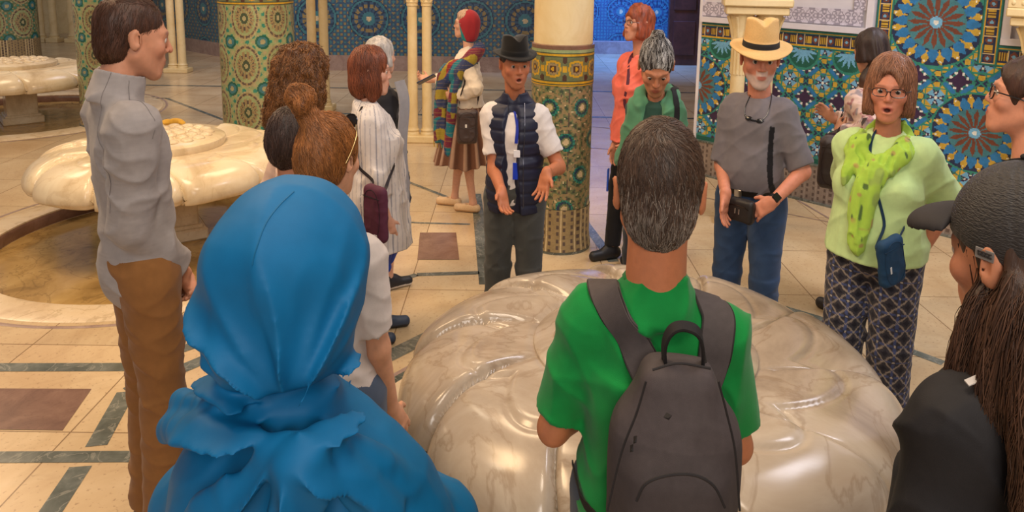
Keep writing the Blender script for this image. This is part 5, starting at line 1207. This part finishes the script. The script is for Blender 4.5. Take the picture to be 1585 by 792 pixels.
def sc_col(V):
    u = np.floor(V[:, 2]*11+V[:, 1]*5+2.2*vnoise(V*5)).astype(int); w = np.floor(V[:, 0]*20+V[:, 1]*14+1.5*vnoise(V*6+3)).astype(int); i = (u*3+w*2) % 6; c = np.array(SCC)[i]
    l_ = ((V[:, 2]*60) % 1 < .16); return np.where(l_[:, None], c*.8+lin('#c8b050')*.2, c)
def rscarf():
    g = SDF(.0065); O = P.hO
    g.ell(O+np.array([0, -.030, .012]), (.090, .100, .104), .03); g.ell(O+np.array([0, -.035, -.07]), (.080, .075, .08), .04)
    g.ell(O+np.array([0, .105, -.012]), (.066, .085, .095), .015, kind='sub')
    path_sdf(g, [P.pix(742, 75, -.05), P.pix(728, 92, -.14), P.pix(706, 112, -.16), P.pix(690, 125, -.13)], [.05, .055, .05, .04], .02)
    path_sdf(g, [P.pix(716, 98, -.14), P.pix(688, 112, -.12), P.pix(680, 160, -.12), P.pix(678, 215, -.12)], [.045, .045, .042, .036], .015)
    path_sdf(g, [P.pix(712, 105, -.16), P.pix(702, 150, -.18), P.pix(697, 200, -.17), P.pix(694, 235, -.17)], [.045, .040, .040, .040], .01)
    path_sdf(g, [P.pix(690, 120, -.10), P.pix(684, 180, -.12), P.pix(688, 225, -.12)], [.04, .035, .03], .01)
    g.disp(lambda V: -.008*(ridge(V*np.array([26, 26, 5])+4)**1.5-.4))
    o = g.mesh('scarf', M_CLOTH, P.root, lambda V: np.where((V[:, 2] > P.hO[2]-.13)[:, None], np.where((V[:, 1]-P.hO[1]-.5*(V[:, 2]-P.hO[2]) < .035)[:, None], lin('#9d2c33'), lin('#15878c')), sc_col(V)))
    mb = MB().color('#b79a2c')
    for px_, py_, dy in ((672, 216, -.12), (677, 218, -.12), (683, 218, -.12), (690, 236, -.17), (695, 238, -.17), (700, 238, -.17), (686, 226, -.12)):
        a = P.pix(px_, py_-8, dy); mb.tube([a, a+np.array([0, .004, -.05]), a+np.array([.003, 0, -.10])], .004, 5)
    mb.build('fringe', M_CLOTH, o)
rscarf()
shoulder_bag('shoulder_bag', 'dark brown shoulder bag at the hip of the woman in the rainbow scarf', 'bag', P, (723, 196, -.2), (.085, .035, .125), '#40302a', [(708, 172, -.2), (715, 140, -.1), (735, 95, -.05), (744, 130, .1), (738, 172, -.1)], P.gt, sc='leather', flap=True, logo=((-.1, .1), '#d8d0c4', (.008, .012)), strapcol='#2c211d')
def phone(label, P, pxc, dy, col, rot=(0, 0, 0)):
    c = P.toW(P.pix(pxc[0], pxc[1], dy)); t = thing('phone', label, 'phone', tuple(c)); Rm = np.array(Matrix.Rotation(rot[2], 3, 'Z')@Matrix.Rotation(rot[1], 3, 'Y')@Matrix.Rotation(rot[0], 3, 'X'))
    MB().color(col).box((0, 0, 0), (.037, .0045, .075), ax=Rm.T, bev=.004).build('phone_case', M_GLOSS, t); MB().color('#16181f').box(Rm@np.array([0, .0048, 0]), (.033, .0008, .069), ax=Rm.T).build('screen', M_GLOSS, t)
    return t
phone('dark phone held out by the woman in the rainbow scarf', P, (660, 123), -.12, '#2a3550', (R(60), R(20), R(80)))

# ---- the guide with the black hat
P = Person('guide in black felt hat, navy quilted vest and white t-shirt, speaking with open hands', 800, 60, 3.60, 170, 'm', w=1.0, dp=1.0, yaw=26, pitch=-4, hair=.0, skin='#b97350', vox=.006, lean=.03, headfwd=.02, sh=.86)
q = P.q
P.arm(1, P.pix(776, 296, -.26), (.35, -.9, -.5), unit(np.array([-.25, .55, -.55])), (-.6, .2, .8), .35, .2)
P.arm(-1, P.pix(846, 268, -.26), (-.35, -.9, -.5), unit(np.array([.15, .5, -.8])), (.3, .6, .6), .25, .3)
P.leg(1, (.10, .02, 0)); P.leg(-1, (-.10, -.02, 0))
P.body(mouth=.8, vox=.005, brows='#33241c', beard=('#6a4a3c', .25)); P.eyes('#2e2018')
P.top(flat('#dcd3ce'), sleeve=.72, hem=.86, inf=.010, name='t_shirt', amp=.006, neck=.058, sleeve_inf=.020, vee=.05); gtee = P.gt
def vest():
    g = SDF(.0048); P.torso(g, .026, k=.05); g.cone(P.nb+np.array([0, 0, -.05]), P.nb+np.array([0, .02, .060]), .086*q, .068*q, .03)
    g.cone((0, 0, .83*q), (0, .0, 1.1*q), .165*q, .155*q, .06)
    g.disp(lambda V: .0065*np.exp(-(((V[:, 2]/.062+.4*vnoise(V*5)) % 1-.5)/.13)**2)-.002*(ridge(V*np.array([22, 22, 50]))-.5)); g.plane((0, 0, .835*q), (0, 0, -1))
    g.cap(P.nb+np.array([0, .006, -.03]), P.nb+np.array([0, .03, .12]), .057*q, .068*q, .008, kind='sub')
    g.cap(P.nb+np.array([0, .12, .06]), np.array([0, .160, 1.24*q]), .054, .046, .010, kind='sub'); g.cap((0, .160, 1.24*q), (0, .148, 1.05*q), .046, .044, .010, kind='sub'); g.cap((0, .148, 1.05*q), (0, .155, .76*q), .044, .070, .010, kind='sub')
    for sd in (-1, 1): A = P.arms[sd]; g.cap(A['S']+np.array([sd*.022, 0, -.01]), A['S']+(A['E']-A['S'])*.9+np.array([sd*.02, 0, 0]), .062*q, .06*q, .01, kind='sub'); g.ell(A['S']+np.array([sd*.052, 0, -.03]), (.055, .085, .095), .01, kind='sub')
    g.mesh('quilted_vest', attr_mat('quilted_nylon', .5, 40, .1, .15, 200, .002, spec=.4), P.root, flat('#1c2036', .2)); return g
gv = vest()
mb = MB().color('#6a6b78'); Z = P.hits(gv, [(786, 152), (789, 200), (790, 250), (789, 300), (788, 325)], 24, .0008); mb.tube(Z, .0025, 6); Z = P.hits(gv, [(812, 160), (812, 210), (810, 260), (810, 322)], 24, .0008); mb.tube(Z, .0025, 6); mb.build('vest_zip', M_METAL, P.root)
P.trousers(flat('#494a47', .12), top=1.0, inf=.013, amp=.008, ends=(.088, .066, .060)); P.shoes('#2a2624')
hat(P, '#17130f', '#0c0a09', crown=.092, rc=.088, brim=.045, pinch=.022, curl=.012, droop=.006, z0=.042)
P.hairmesh(lambda g, h: hair_short(g, h, -.004, 0, -.07, .003), '#2a1d16', seed=22, sdisp=.002)
ly = thing('lanyard_badge', 'blue lanyard with white and blue badge hanging on the guide', 'badge', P.loc, P.rz, sc=P.sc)
mb = MB().color('#1c2f9c')
for pts in ([(790, 140), (795, 165), (800, 195), (798, 222)], [(812, 140), (806, 165), (802, 195), (800, 222)]):
    Z = P.hits(gtee, pts, 16, .004); mb.ribbon(Z, gtee.grad(Z), .012, .002)
mb.build('lanyard', M_SILK, ly)
def plate(P, g, x, y, w, hgt, col, name, parent, t=.002, off=.004, mat=None):
    c = P.hit(g, x, y, off); f = g.grad(c); f[2] *= .3; f = unit(f); s_ = unit(np.cross([0, 0, 1.], f)); u = np.cross(f, s_); return MB().color(col).box(c, (w, t, hgt), ax=np.stack([s_, f, u]), bev=.001).build(name, mat or M_GLOSS, parent)
plate(P, gtee, 800, 238, .018, .018, '#e8e6ea', 'badge_clip', ly, off=.008); plate(P, gtee, 799, 265, .019, .042, '#1d3fc0', 'badge', ly, off=.008)

# ---- coral woman
P = Person('woman with red hair and glasses in a coral top and black trousers, looking left', 990, 3, 4.85, 122, 'f', w=1.02, dp=1.02, yaw=4, pitch=8, hair=.024, skin='#cf8f72', vox=.007, bust=.02)
q = P.q
P.arm(1, P.pix(946, 262, -.06), (.6, -.6, -.2), (0, .1, -1), (-1, 0, 0), .5); P.arm(-1, (-.16, .10, .90*q), (-.4, -1, 0))
P.leg(1, (.06, .14, 0)); P.leg(-1, (-.09, -.05, 0))
P.body(vox=.0055, lips='#8e4a42'); P.eyes(); P.glasses('#3a3030')
P.top(flat('#ee7562', .1), sleeve=.85, hem=.85, inf=.018, name='blouse', amp=.009, neck=.055, vee=.10, ease=.012, sleeve_inf=.028, neckdrop=.01, vert=.003)
P.trousers(flat('#17171b'), top=1.0, inf=.010, ends=(.086, .060, .05)); P.shoes('#19181b', '#121214')
P.hairmesh(lambda g, h: bobh(g, h, -.10, -.004), '#8a3f24', sdisp=.009, freq=(45, 45, 24), seed=23)
shoulder_bag('crossbody_bag', 'black bag on a strap at the back of the woman in the coral top', 'bag', P, (1010, 235, .12), (.07, .03, .08), '#1c1a1c', [(975, 220, -.1), (970, 170, -.1), (972, 130, -.1), (975, 88, -.05), (1000, 85, .1), (1015, 150, .15), (1015, 215, .1)], P.gt, strapcol='#5a2c3c', sw=.024)
phone('blue phone in the lowered hand of the woman in the coral top', P, (941, 278), -.06, '#2c55b8', (0, R(10), R(78)))

# ---- woman with grey-streaked bun, green jacket
P = Person('woman with grey-streaked hair bun in a green hooded jacket, looking down', 1020, 54, 3.80, 172, 'f', w=.95, dp=1.0, yaw=12, pitch=-32, hair=.016, skin='#b97c5c', vox=.006, headfwd=.035, lean=.02, hsc=1.24, sh=.9)
q = P.q
P.arm(1, (.08, .22, .98*q), (.4, -.8, -.5), (-.3, 1, .2)); P.arm(-1, (-.08, .22, .98*q), (-.4, -.8, -.5), (.3, 1, .2))
P.body(vox=.005, brows='#2c1e18', lips='#8f4038'); P.eyes('#2a1c14')
P.top(flat('#223f35'), sleeve=.5, hem=.85, inf=.008, name='t_shirt', amp=.005, neck=.060, neckdrop=.01); gin = P.gt
def jacket():
    g = SDF(.0055); P.torso(g, .024, k=.05)
    for sd in (-1, 1): P.armp(g, sd, .020, 0, 1.95, k=.035)
    path_sdf(g, [P.nb+np.array([-.075, .085, -.055]), P.nb+np.array([-.095, .0, -.005]), P.nb+np.array([-.05, -.085, .005]), P.nb+np.array([.05, -.085, .005]), P.nb+np.array([.095, .0, -.005]), P.nb+np.array([.075, .085, -.055])], [.022, .034, .040, .040, .034, .022], .02, 20)
    g.disp(P.folds(.010, (9, 9, 12), 4)); g.plane((0, 0, .83*q), (0, 0, -1))
    g.cap(P.nb+np.array([0, .01, -.02]), P.nb+np.array([0, .05, .14]), .062*q, .07*q, .01, kind='sub'); g.cap(P.nb+np.array([0, .11, .03]), np.array([0, .15, 1.1*q]), .062, .052, .015, kind='sub'); g.cap((0, .15, 1.1*q), (0, .16, .7*q), .052, .055, .015, kind='sub')
    g.mesh('jacket', M_CLOTH, P.root, flat('#4f8262', .16)); return g
gj = jacket()
P.trousers(flat('#2d3038'), vox=.008); P.shoes()
def gbun(g, h): hair_short(g, h, .010, -.006, -.09, .005); g.ell((0, -.045*h, .125*h), (.040, .038, .032), .015); g.cap((0, -.03*h, .09*h), (0, -.045*h, .12*h), .03, .025, .01)
P.hairmesh(gbun, '#2a2422', sdisp=.003, freq=(80, 22, 22), seed=24, vox=.0045, colfn=lambda q_, c: mix(c, lin('#b9b6b4'), np.clip(sstep(.045, .0, np.abs(q_[:, 0]+.022))*.9+.35, 0, 1)*(q_[:, 2] < .108)*sstep(.35, .6, vnoise(q_*np.array([120, 14, 14])+2))))
Pq = P
strands('hair_lock', P.gh, P.root, 1800, lambda V: (np.array([0, -.045, .12])*Pq.hs-(V-Pq.hO)@Pq.hR)@Pq.hR.T*10, .05, .0011, lambda r, n: np.where((n < .42)[:, None], lin('#c4c0bc'), lin('#2a2321'))*(.6+.6*((n*9.7) % 1))[:, None], M=5, lift=.002, seed=25)
shoulder_bag('backpack', 'black rucksack on the back of the woman in the green jacket', 'backpack', P, (0, 0, -.20, 1.16*q), (.10, .045, .15), '#1b1b1f', [(1040, 215, .15), (1047, 205, -.1), (1048, 175, -.1), (1046, 150, -.1), (1043, 128, -.03), (1045, 125, .05), (1046, 170, .15)], gj, face=(0, -1, 0), sw=.034, strapcol='#1a191c')

# ---- man with the panama hat
P = Person('man with white beard in a straw panama hat, grey t-shirt and blue jeans', 1180, 46, 3.50, 162, 'm', w=1.10, dp=1.15, yaw=26, pitch=-4, hair=.0, skin='#c98469', vox=.006, belly=.035, sh=.82, hsc=1.14)
q = P.q
P.arm(1, P.pix(1123, 300, -.16), (.5, -.8, -.1), (0, .12, -1), (-.9, .1, 0), .35, .06)
P.arm(-1, P.pix(1196, 312, -.24), (-.7, -.8, -.2), (.72, .25, -.55), (-.1, -1, -.3), .45, .1)
P.leg(1, (.12, .0, 0)); P.leg(-1, (-.12, .0, 0))
P.body(vox=.005, beard=('#c4b8b0', .7), brows='#a08a7c', lips='#a0584e'); P.eyes('#5a6a74')
def tee13(V):
    c = lin('#6d676b')[None]*(1+.1*(vnoise(V*35)-.5)[:, None]); k = ((V[:, 0] < -.118*P.w*q+.02*np.sin((V[:, 2]-1.0)*7)) & (V[:, 0] > -.139*P.w*q+.02*np.sin((V[:, 2]-1.0)*7)) & (V[:, 1] > -.03) & (V[:, 2] < 1.30*q)); return np.where(k[:, None], lin('#141316'), c)
P.top(tee13, sleeve=.92, hem=.955, inf=.014, name='t_shirt', amp=.008, neck=.062, sleeve_inf=.026, f=(6, 6, 9), vox=.005)
P.trousers(flat('#33496a', .25, 24), top=.985, inf=.010, amp=.007, name='jeans', ends=(.094, .068, .060)); P.shoes('#3a3a3e', '#d0ccc8')
g = SDF(.005); P.torso(g, .016, k=.05); g.plane((0, 0, .982*q), (0, 0, 1)); g.plane((0, 0, .945*q), (0, 0, -1)); bl = g.mesh('belt', M_LEATHER, P.root, flat('#17120f')); gbelt = g
plate(P, gbelt, 1142, 299, .020, .018, '#b8b4ac', 'belt_buckle', bl, t=.003, off=.003, mat=M_METAL)
A = P.arms[-1]; d = unit(A['W']-A['E']); wcen = A['W']-d*.012
def cuff(P, A, off, r, w, t, col, name, mat=M_NYLON, parent=None):
    d = unit(A['W']-A['E']); c = A['W']-d*off; u = unit(np.cross(d, [0, 0, 1.])); v = np.cross(d, u); a = np.linspace(0, 2*math.pi, 28, endpoint=False); pts = [c+r*(u*math.cos(t_)+v*math.sin(t_)) for t_ in a]; return MB().color(col).ribbon(pts, [u*math.cos(t_)+v*math.sin(t_) for t_ in a], w, t, True).build(name, mat, parent or P.root), c, d
wt, c_, d_ = cuff(P, A, .012, .031*q, .022, .003, '#1a1a1c', 'wristwatch')
tocam = unit(P.toL(np.array([0, 0, CAMZ]))-c_); f = unit(tocam-d_*(tocam@d_)); s_ = np.cross(d_, f); MB().color('#101114').box(c_+f*.034*q, (.019, .006, .019), ax=np.stack([s_, f, d_]), bev=.004).build('watch_face', M_GLOSS, wt)
cuff(P, P.arms[1], .012, .030*q, .012, .003, '#e8e0da', 'wristband')
hat(P, '#d6ad70', '#15110e', crown=.110, rc=.088, brim=.062, pinch=.020, curl=.004, droop=.016, z0=.047, mat=M_STRAW, name='panama_hat', bandh=.028, tiltx=-.05)
P.hairmesh(lambda g, h: hair_short(g, h, -.006, 0, -.05, .002), '#b8aca4', seed=26, sdisp=.0015)
mb = MB().color('#141214')
for pts in ([(1169, 132), (1160, 150), (1153, 168), (1153, 178)], [(1196, 138), (1193, 158), (1188, 176), (1182, 184)]): mb.tube(P.hits(P.gt, pts, 16, .003), .0022, 6)
mb.tube(P.hits(P.gt, [(1153, 178), (1160, 184), (1170, 187), (1182, 185)], 14, .005), .0040, 6)
for c0 in ((1159, 183), (1176, 187)):
    c = P.hit(P.gt, *c0, .007); f = P.gt.grad(c); s_ = unit(np.cross([0, 0, 1.], f)); mb.ell(c, (.020, .003, .011), 14, 8, ax=np.stack([s_, f, np.cross(f, s_)]))
mb.build('hanging_sunglasses', M_GLOSS, P.root)
# belt pouch: its own thing
pb = thing('belt_pouch', 'black belt pouch worn in front by the man in the panama hat', 'pouch', P.loc, P.rz, sc=P.sc)
g = SDF(.004); c = P.hit(gbelt, 1146, 325, .004, -.18); f = unit([.22, 1, 0]); Rm = np.stack([np.cross([0, 0, 1.], f), f, [0, 0, 1.]], -1)
g.box(c, (.080, .028, .055), .022, .01, rot=Rm); g.disp(lambda V: -.004*(ridge(V*24)**2-.35)); g.mesh('bag_body', M_LEATHER, pb, flat('#1d1716')); mb = MB().color('#3a302c')
Zp = g.snap(np.array([c+Rm@np.array([x, .05, .022+.006*math.cos(x*30)]) for x in np.linspace(-.07, .07, 14)]), .001); mb.tube(Zp, .0022, 6); mb.build('zip', M_METAL, pb)
mb = MB().color('#e0dcd4')
for x in (-.012, .012): a = g.snap(c+Rm@np.array([x, .05, .012]), .003); mb.tube([a, a-np.array([0, 0, .012]), a-np.array([0, 0, .024])], .0022, 6)
mb.build('zip_pull', M_METAL, pb)

# ---- dark-haired woman at the tiled wall
P = Person('woman with dark ponytail and patterned blouse, head turned away, behind the lime scarf', 1352, 42, 4.1, 60, 'f', w=.98, dp=1.0, yaw=-6, pitch=-16, hair=.022, skin='#b98468', vox=.007)
q = P.q
P.arm(1, (.06, .26, 1.18*q), (1, -.5, -.6), (-.4, .6, .5)); P.arm(-1, P.pix(1302, 205, -.1), (-.6, -.8, -.6), (.5, .6, .3), (1, 0, 0), .6)
P.body(); P.eyes()
def floral(V):
    n = vnoise(V*42); m_ = vnoise(V*36+9); c = np.tile(lin('#cbb0a4'), (len(V), 1)); c = mix(c, lin('#8f4f56'), sstep(.62, .75, n)*.8); return mix(c, lin('#6a6a78'), sstep(.66, .78, m_)*.7)
P.top(floral, sleeve=1.9, hem=.84, inf=.016, name='blouse', amp=.008, neck=.055, ease=.01); P.trousers(flat('#2c2b33'), vox=.009); P.shoes()
def pony(g, h): bobh(g, h, -.06, .012); g.cap((.02, -.05*h, -.04*h), (-.05, .02, -.16), .055, .040, .03); g.cap((-.05, .02, -.16), (-.075, .06, -.32), .040, .022, .02)
P.hairmesh(pony, '#2b1b17', sdisp=.005, freq=(60, 60, 10), seed=27, colfn=lambda q_, c: mix(c, lin('#6a4630'), sstep(-.10, -.25, q_[:, 2])*.7))
shoulder_bag('shoulder_bag', 'large dark brown bag hanging beside the lime scarf, behind its wearer', 'bag', P, (1297, 252, -.18), (.10, .05, .13), '#3f332f', [(1290, 225, -.15), (1300, 190, -.05), (1335, 120, 0.0), (1345, 150, .12), (1310, 220, .0)], P.gt, sc='leather', strapcol='#33261f', sw=.03)

# ---- woman with the lime scarf
P = Person('woman in glasses with a lime green patterned scarf, pale green t-shirt and printed trousers', 1384, 80, 2.90, 166, 'f', w=1.22, dp=1.2, yaw=12, pitch=0, hair=.022, skin='#cb8468', vox=.006, bust=.040, belly=.03, sh=.95, hsc=1.12)
q = P.q
P.arm(-1, (-.16, -.12, .90*q), (-.8, -.8, 0), (.5, -.3, -.7)); P.arm(1, (.13, -.14, .90*q), (.5, -.9, 0), (-.6, -.4, -.6))
P.leg(1, (.12, 0, 0)); P.leg(-1, (-.12, 0, 0))
P.body(mouth=.7, vox=.005, brows='#6a4a38', lips='#a04844'); P.eyes('#3a3028'); P.glasses('#2c1f1f', w=.027, hgt=.015)
P.top(flat('#bcd694', .07), sleeve=.86, hem=.90, inf=.016, name='t_shirt', amp=.008, neck=.060, ease=.022, sleeve_inf=.034, vert=.003, f=(6, 6, 7))
def print_(V):
    an = np.arctan2(V[:, 1], np.abs(V[:, 0])-.10)*.075; x = np.abs((an/.056) % 1-.5)*2; y = np.abs((V[:, 2]/.068) % 1-.5)*2; r_ = np.hypot(x, y); c = np.tile(lin('#39373f'), (len(V), 1))
    c = mix(c, lin('#8a7c70'), 1.*(np.abs(r_-.75) < .10)); c = mix(c, lin('#46507a'), 1.*((x < .16) & (y > .2) | (y < .13) & (x > .25))); c = mix(c, lin('#a09488'), 1.*(np.abs(x+y-1.0) < .07)); c = mix(c, lin('#c0b4a4'), 1.*(r_ < .12)); return mix(c, lin('#24222c'), 1.*(r_ > 1.15))
P.trousers(print_, top=1.0, inf=.016, amp=.007, flare=.012, ends=(.094, .072, .066), vox=.005); P.shoes('#3a3434')
P.hairmesh(lambda g, h: (bobh(g, h, -.095, -.004), g.ell((.008, .115*h, .030*h), (.046*h, .050*h, .048*h), .012, kind='sub')), '#7a5038', sdisp=.006, freq=(50, 50, 10), seed=28)
Pl = P
strands('hair_lock', P.gh, P.root, 2600, lambda V: np.tile(np.array([.0, .05, -1.]), (len(V), 1)), .08, .0014, lambda r, n: lin('#93654a')[None]*(.45+.95*n)[:, None], M=6, lift=.003, seed=29)
def lscarf():
    g = SDF(.0048); B = lambda x, y, dy: P.hit(P.gt, x, y, .012, dy); nb = P.nb; a = .032
    for k_, (dz, rad, xo) in enumerate(((.0, .017, .0), (-.030, .019, .01), (-.062, .021, .016), (-.095, .022, .024))):
        C = [(0, -.066, .02), (.055, -.045, .012), (.085, .0, -.022-.25*abs(dz)), (.082, .055, -.055+dz*.6), (.052+xo*.3, .10, -.085+dz), (xo, .12, -.115+dz), (-.040, .11, -.085+dz*.9), (-.080, .06, -.050+dz*.5), (-.085, .0, -.022-.2*abs(dz)), (-.055, -.045, .012), (0, -.066, .02)]
        C = np.array([nb+np.array(c_) for c_ in C]); C[3:8] = P.gt.snap(C[3:8], rad*.6); path_sdf(g, C, rad, .009, 40)
    path_sdf(g, [B(1358, 250, -.2), B(1338, 285, -.2), B(1328, 325, -.2), B(1326, 382, -.2)], [.026, .034, .036, .032], .010, 18)
    path_sdf(g, [B(1372, 250, -.2), B(1352, 290, -.2), B(1342, 330, -.2), B(1334, 362, -.2)], [.024, .026, .026, .022], .010, 18)
    path_sdf(g, [B(1338, 215, -.2), B(1322, 240, -.2), B(1312, 262, -.2), B(1306, 282, -.2)], [.026, .028, .024, .012], .010, 14)
    g.disp(lambda V: -.011*(ridge(V*np.array([36, 36, 10])+6+.8*vnoise(V*9)[:, None])**2-.35)); g.cap(P.nb+np.array([0, .01, -.05]), P.nb+np.array([0, .05, .16]), .052*q, .06*q, .01, kind='sub')
    def c(V):
        b_ = np.tile(lin('#a4c84a'), (len(V), 1)); n = vnoise(V*np.array([26, 26, 18])+3); b_ = mix(b_, lin('#86955a'), sstep(.70, .8, n)*.6); n = vnoise(V*30+17); b_ = mix(b_, lin('#b0705c'), sstep(.76, .84, n)*.6); n = vnoise(V*np.array([60, 60, 24])+11); return mix(b_, lin('#3d5538'), sstep(.78, .86, n)*.85)
    return g.mesh('scarf', M_CLOTH, P.root, c)
lscarf()
shoulder_bag('crossbody_bag', 'small dark blue crossbody bag hanging over the pale green t-shirt', 'bag', P, (1379, 404, -.28), (.062, .024, .095), '#183a58', [(1395, 365, -.25), (1370, 350, -.27), (1358, 300, -.27), (1348, 260, -.2), (1345, 185, -.02), (1400, 190, .16), (1408, 300, .12), (1400, 360, -.2)], P.gt, tilt=R(-14), sw=.012, logo=((-.45, -.2), '#c8ccd0', (.004, .014)), strapcol='#12304a')

# ---- woman with glasses at the right edge
P = Person('woman with glasses and dark hair in a black top, at the right edge in profile', 1604, 80, 2.12, 92, 'f', w=1.0, dp=1.0, yaw=0, pitch=10, hair=.02, skin='#d08f72', vox=.006)
P.arm(1, (.17, -.02, .84), (.3, -1, 0)); P.arm(-1, (-.17, -.02, .84), (-.3, -1, 0))
P.body(vox=.005, lips='#a4504a'); P.eyes(); P.glasses('#1c1616', w=.025, hgt=.019, r=.0022)
P.top(flat('#18171b'), sleeve=.3, hem=.85, inf=.012, name='top', amp=.005, neck=.078, neckdrop=.03, vee=.06); P.trousers(flat('#2a2a30'), vox=.009); P.shoes()
P.hairmesh(lambda g, h: hair_short(g, h, .016, .008, -.10, .012), '#3b241b', sdisp=.006, freq=(50, 50, 20), seed=30)
MB().color('#cfc8c0').tube(P.gt.snap(bez([P.nb+np.array([.055, .0, .0]), P.nb+np.array([.05, .07, -.06]), P.nb+np.array([.02, .11, -.13]), P.nb+np.array([0, .12, -.15])], 16), .003), .0018, 6).build('necklace', M_METAL, P.root)

# ---- woman in the black cap
P = Person('person with long brown hair in a black mesh baseball cap and black jacket, front right', 1606, 248, 1.04, 52, 'f', w=1.0, dp=1.0, yaw=4, pitch=-10, hair=.022, skin='#c07f5e', vox=.005, sdrop=-.02, hsc=1.08, sh=.84)
q = P.q
P.arm(1, (.17, .04, .80*q), (.3, -1, -.3)); P.arm(-1, (-.17, .04, .80*q), (-.3, -1, -.3))
P.body(vox=.005); P.eyes()
def jk(g): g.cone(P.nb+np.array([0, -.01, -.05]), P.nb+np.array([0, .01, .03]), .105*q, .085*q, .03)
P.top(flat('#211f21', .12), sleeve=1.95, hem=.84, inf=.028, name='jacket', amp=.012, neck=.062, shape=jk, f=(7, 7, 8), ease=.01, mat=M_NYLON); P.trousers(flat('#26262b'), vox=.009); P.shoes()
def capg():
    g = SDF(.004); h = P.hs; g.frame(P.hR, P.hO); g.ell((0, -.010*h, .036*h), (.088*h, .112*h, .098*h), .01); g.plane((0, 0, .008*h), (0, .30, -1), .004); g.ell((0, .01*h, -.03*h), (.079*h, .096*h, .080*h), .004, kind='sub')
    g.frame(); g.disp(lambda V: .002*np.exp(-((np.abs(((np.arctan2(*(((V-P.hO)@P.hR)[:, :2].T))/(2*math.pi)*6) % 1)-.5)-.5)/.03)**2)); g.frame()
    return g.mesh('cap', M_MESH, P.root, flat('#2b2828')), g
cp, gc = capg()
g = SDF(.004); h = P.hs; g.frame(P.hR, P.hO)
g.ell((0, .105*h, .032*h), (.078*h, .080*h, .034*h), .005); g.ell((0, .100*h, .016*h), (.080*h, .085*h, .037*h), .004, kind='sub'); g.plane((0, .075*h, 0), (0, -1, 0)); g.frame(); g.mesh('cap_brim', M_NYLON, P.root, flat('#2f2b2b'))
T = lambda p: P.hO+P.hR@(np.array(p)*P.hs)
mb = MB().color('#1c191a'); Z = gc.snap(bez([T((.095, .085, .015)), T((.10, .02, .0)), T((.10, -.05, -.01)), T((.06, -.12, -.02)), T((0, -.14, -.02))], 26), .001); mb.ribbon(Z, gc.grad(Z), .022, .004); Z = gc.snap(bez([T((-.0, .12, .06)), T((.0, .06, .15)), T((0, -.04, .15)), T((0, -.12, .06))], 26), .001); mb.ribbon(Z, gc.grad(Z), .010, .002); mb.ell(T((0, -.01, .137)), (.008, .008, .005), 12, 8); mb.build('cap_strap', M_NYLON, cp)
plate(P, gc, 1524, 394, .016, .008, '#7c7672', 'label_patch', cp, t=.0012, off=.002, mat=M_NYLON)
cpx = P.hit(gc, 1524, 394, .0045); f = gc.grad(cpx); s_ = unit(np.cross([0, 0, 1.], f)); u_ = np.cross(f, s_); mb = MB().color('#3a3534')
for k in range(4):
    for e in (-1, 1): mb.box(cpx+s_*(k-1.5)*.0062+u_*e*.0028, (.0022, .0008, .0010), ax=np.stack([s_, f, u_]))
    mb.box(cpx+s_*((k-1.5)*.0062-.0018), (.0007, .0008, .0034), ax=np.stack([s_, f, u_]))
mb.build('label_lettering', M_NYLON, cp)
def longh(g, h):
    g.ell((0, -.016*h, .020*h), (.083*h, .105*h, .085*h), .02); g.ell((0, -.060*h, -.06*h), (.080*h, .065*h, .10*h), .04)
    for p0, p1, p2, r0, r1 in (((-.060, .015, -.055), (-.078, .045, -.20), (-.075, .09, -.46), .026, .022), ((-.062, -.05, -.04), (-.085, -.02, -.20), (-.095, .03, -.48), .036, .030), ((-.02, -.10, -.05), (-.03, -.13, -.24), (-.02, -.14, -.52), .055, .050), ((.06, -.07, -.05), (.10, -.06, -.22), (.12, -.05, -.48), .045, .035), ((-.07, -.085, -.06), (-.095, -.10, -.22), (-.10, -.09, -.50), .040, .034)): path_sdf(g, [np.array(p)*h for p in (p0, p1, p2)], [r0*h, (r0+r1)/2*h, r1*h], .02, 10)
    g.ell((0, .115*h, -.035*h), (.070*h, .085*h, .100*h), .012, kind='sub'); g.ell((-.090*h, -.002*h, -.006*h), (.024*h, .026*h, .036*h), .008, kind='sub')
def lh(g, h):
    old = g.Rm; longh(g, h)
P.hairmesh(lh, '#3e2b21', sdisp=.005, freq=(70, 70, 6), seed=31)
strands('hair_lock', P.gh, P.root, 5000, lambda V: np.tile(np.array([.02, .0, -1.]), (len(V), 1)), .22, .0011, lambda r, n: lin('#553a2a')[None]*(.4+1.0*n)[:, None], M=9, lift=.010, seed=32, sel=lambda V: V[:, 2] < P.hO[2]+.01)
ln = P.hits(P.gt, ((1496, 592), (1525, 580), (1555, 575), (1592, 575)), 22, .012)
MB().color('#b9b2ac').ribbon(ln, P.gt.grad(ln), .012, .0025).build('neck_cord', M_NYLON, P.root)
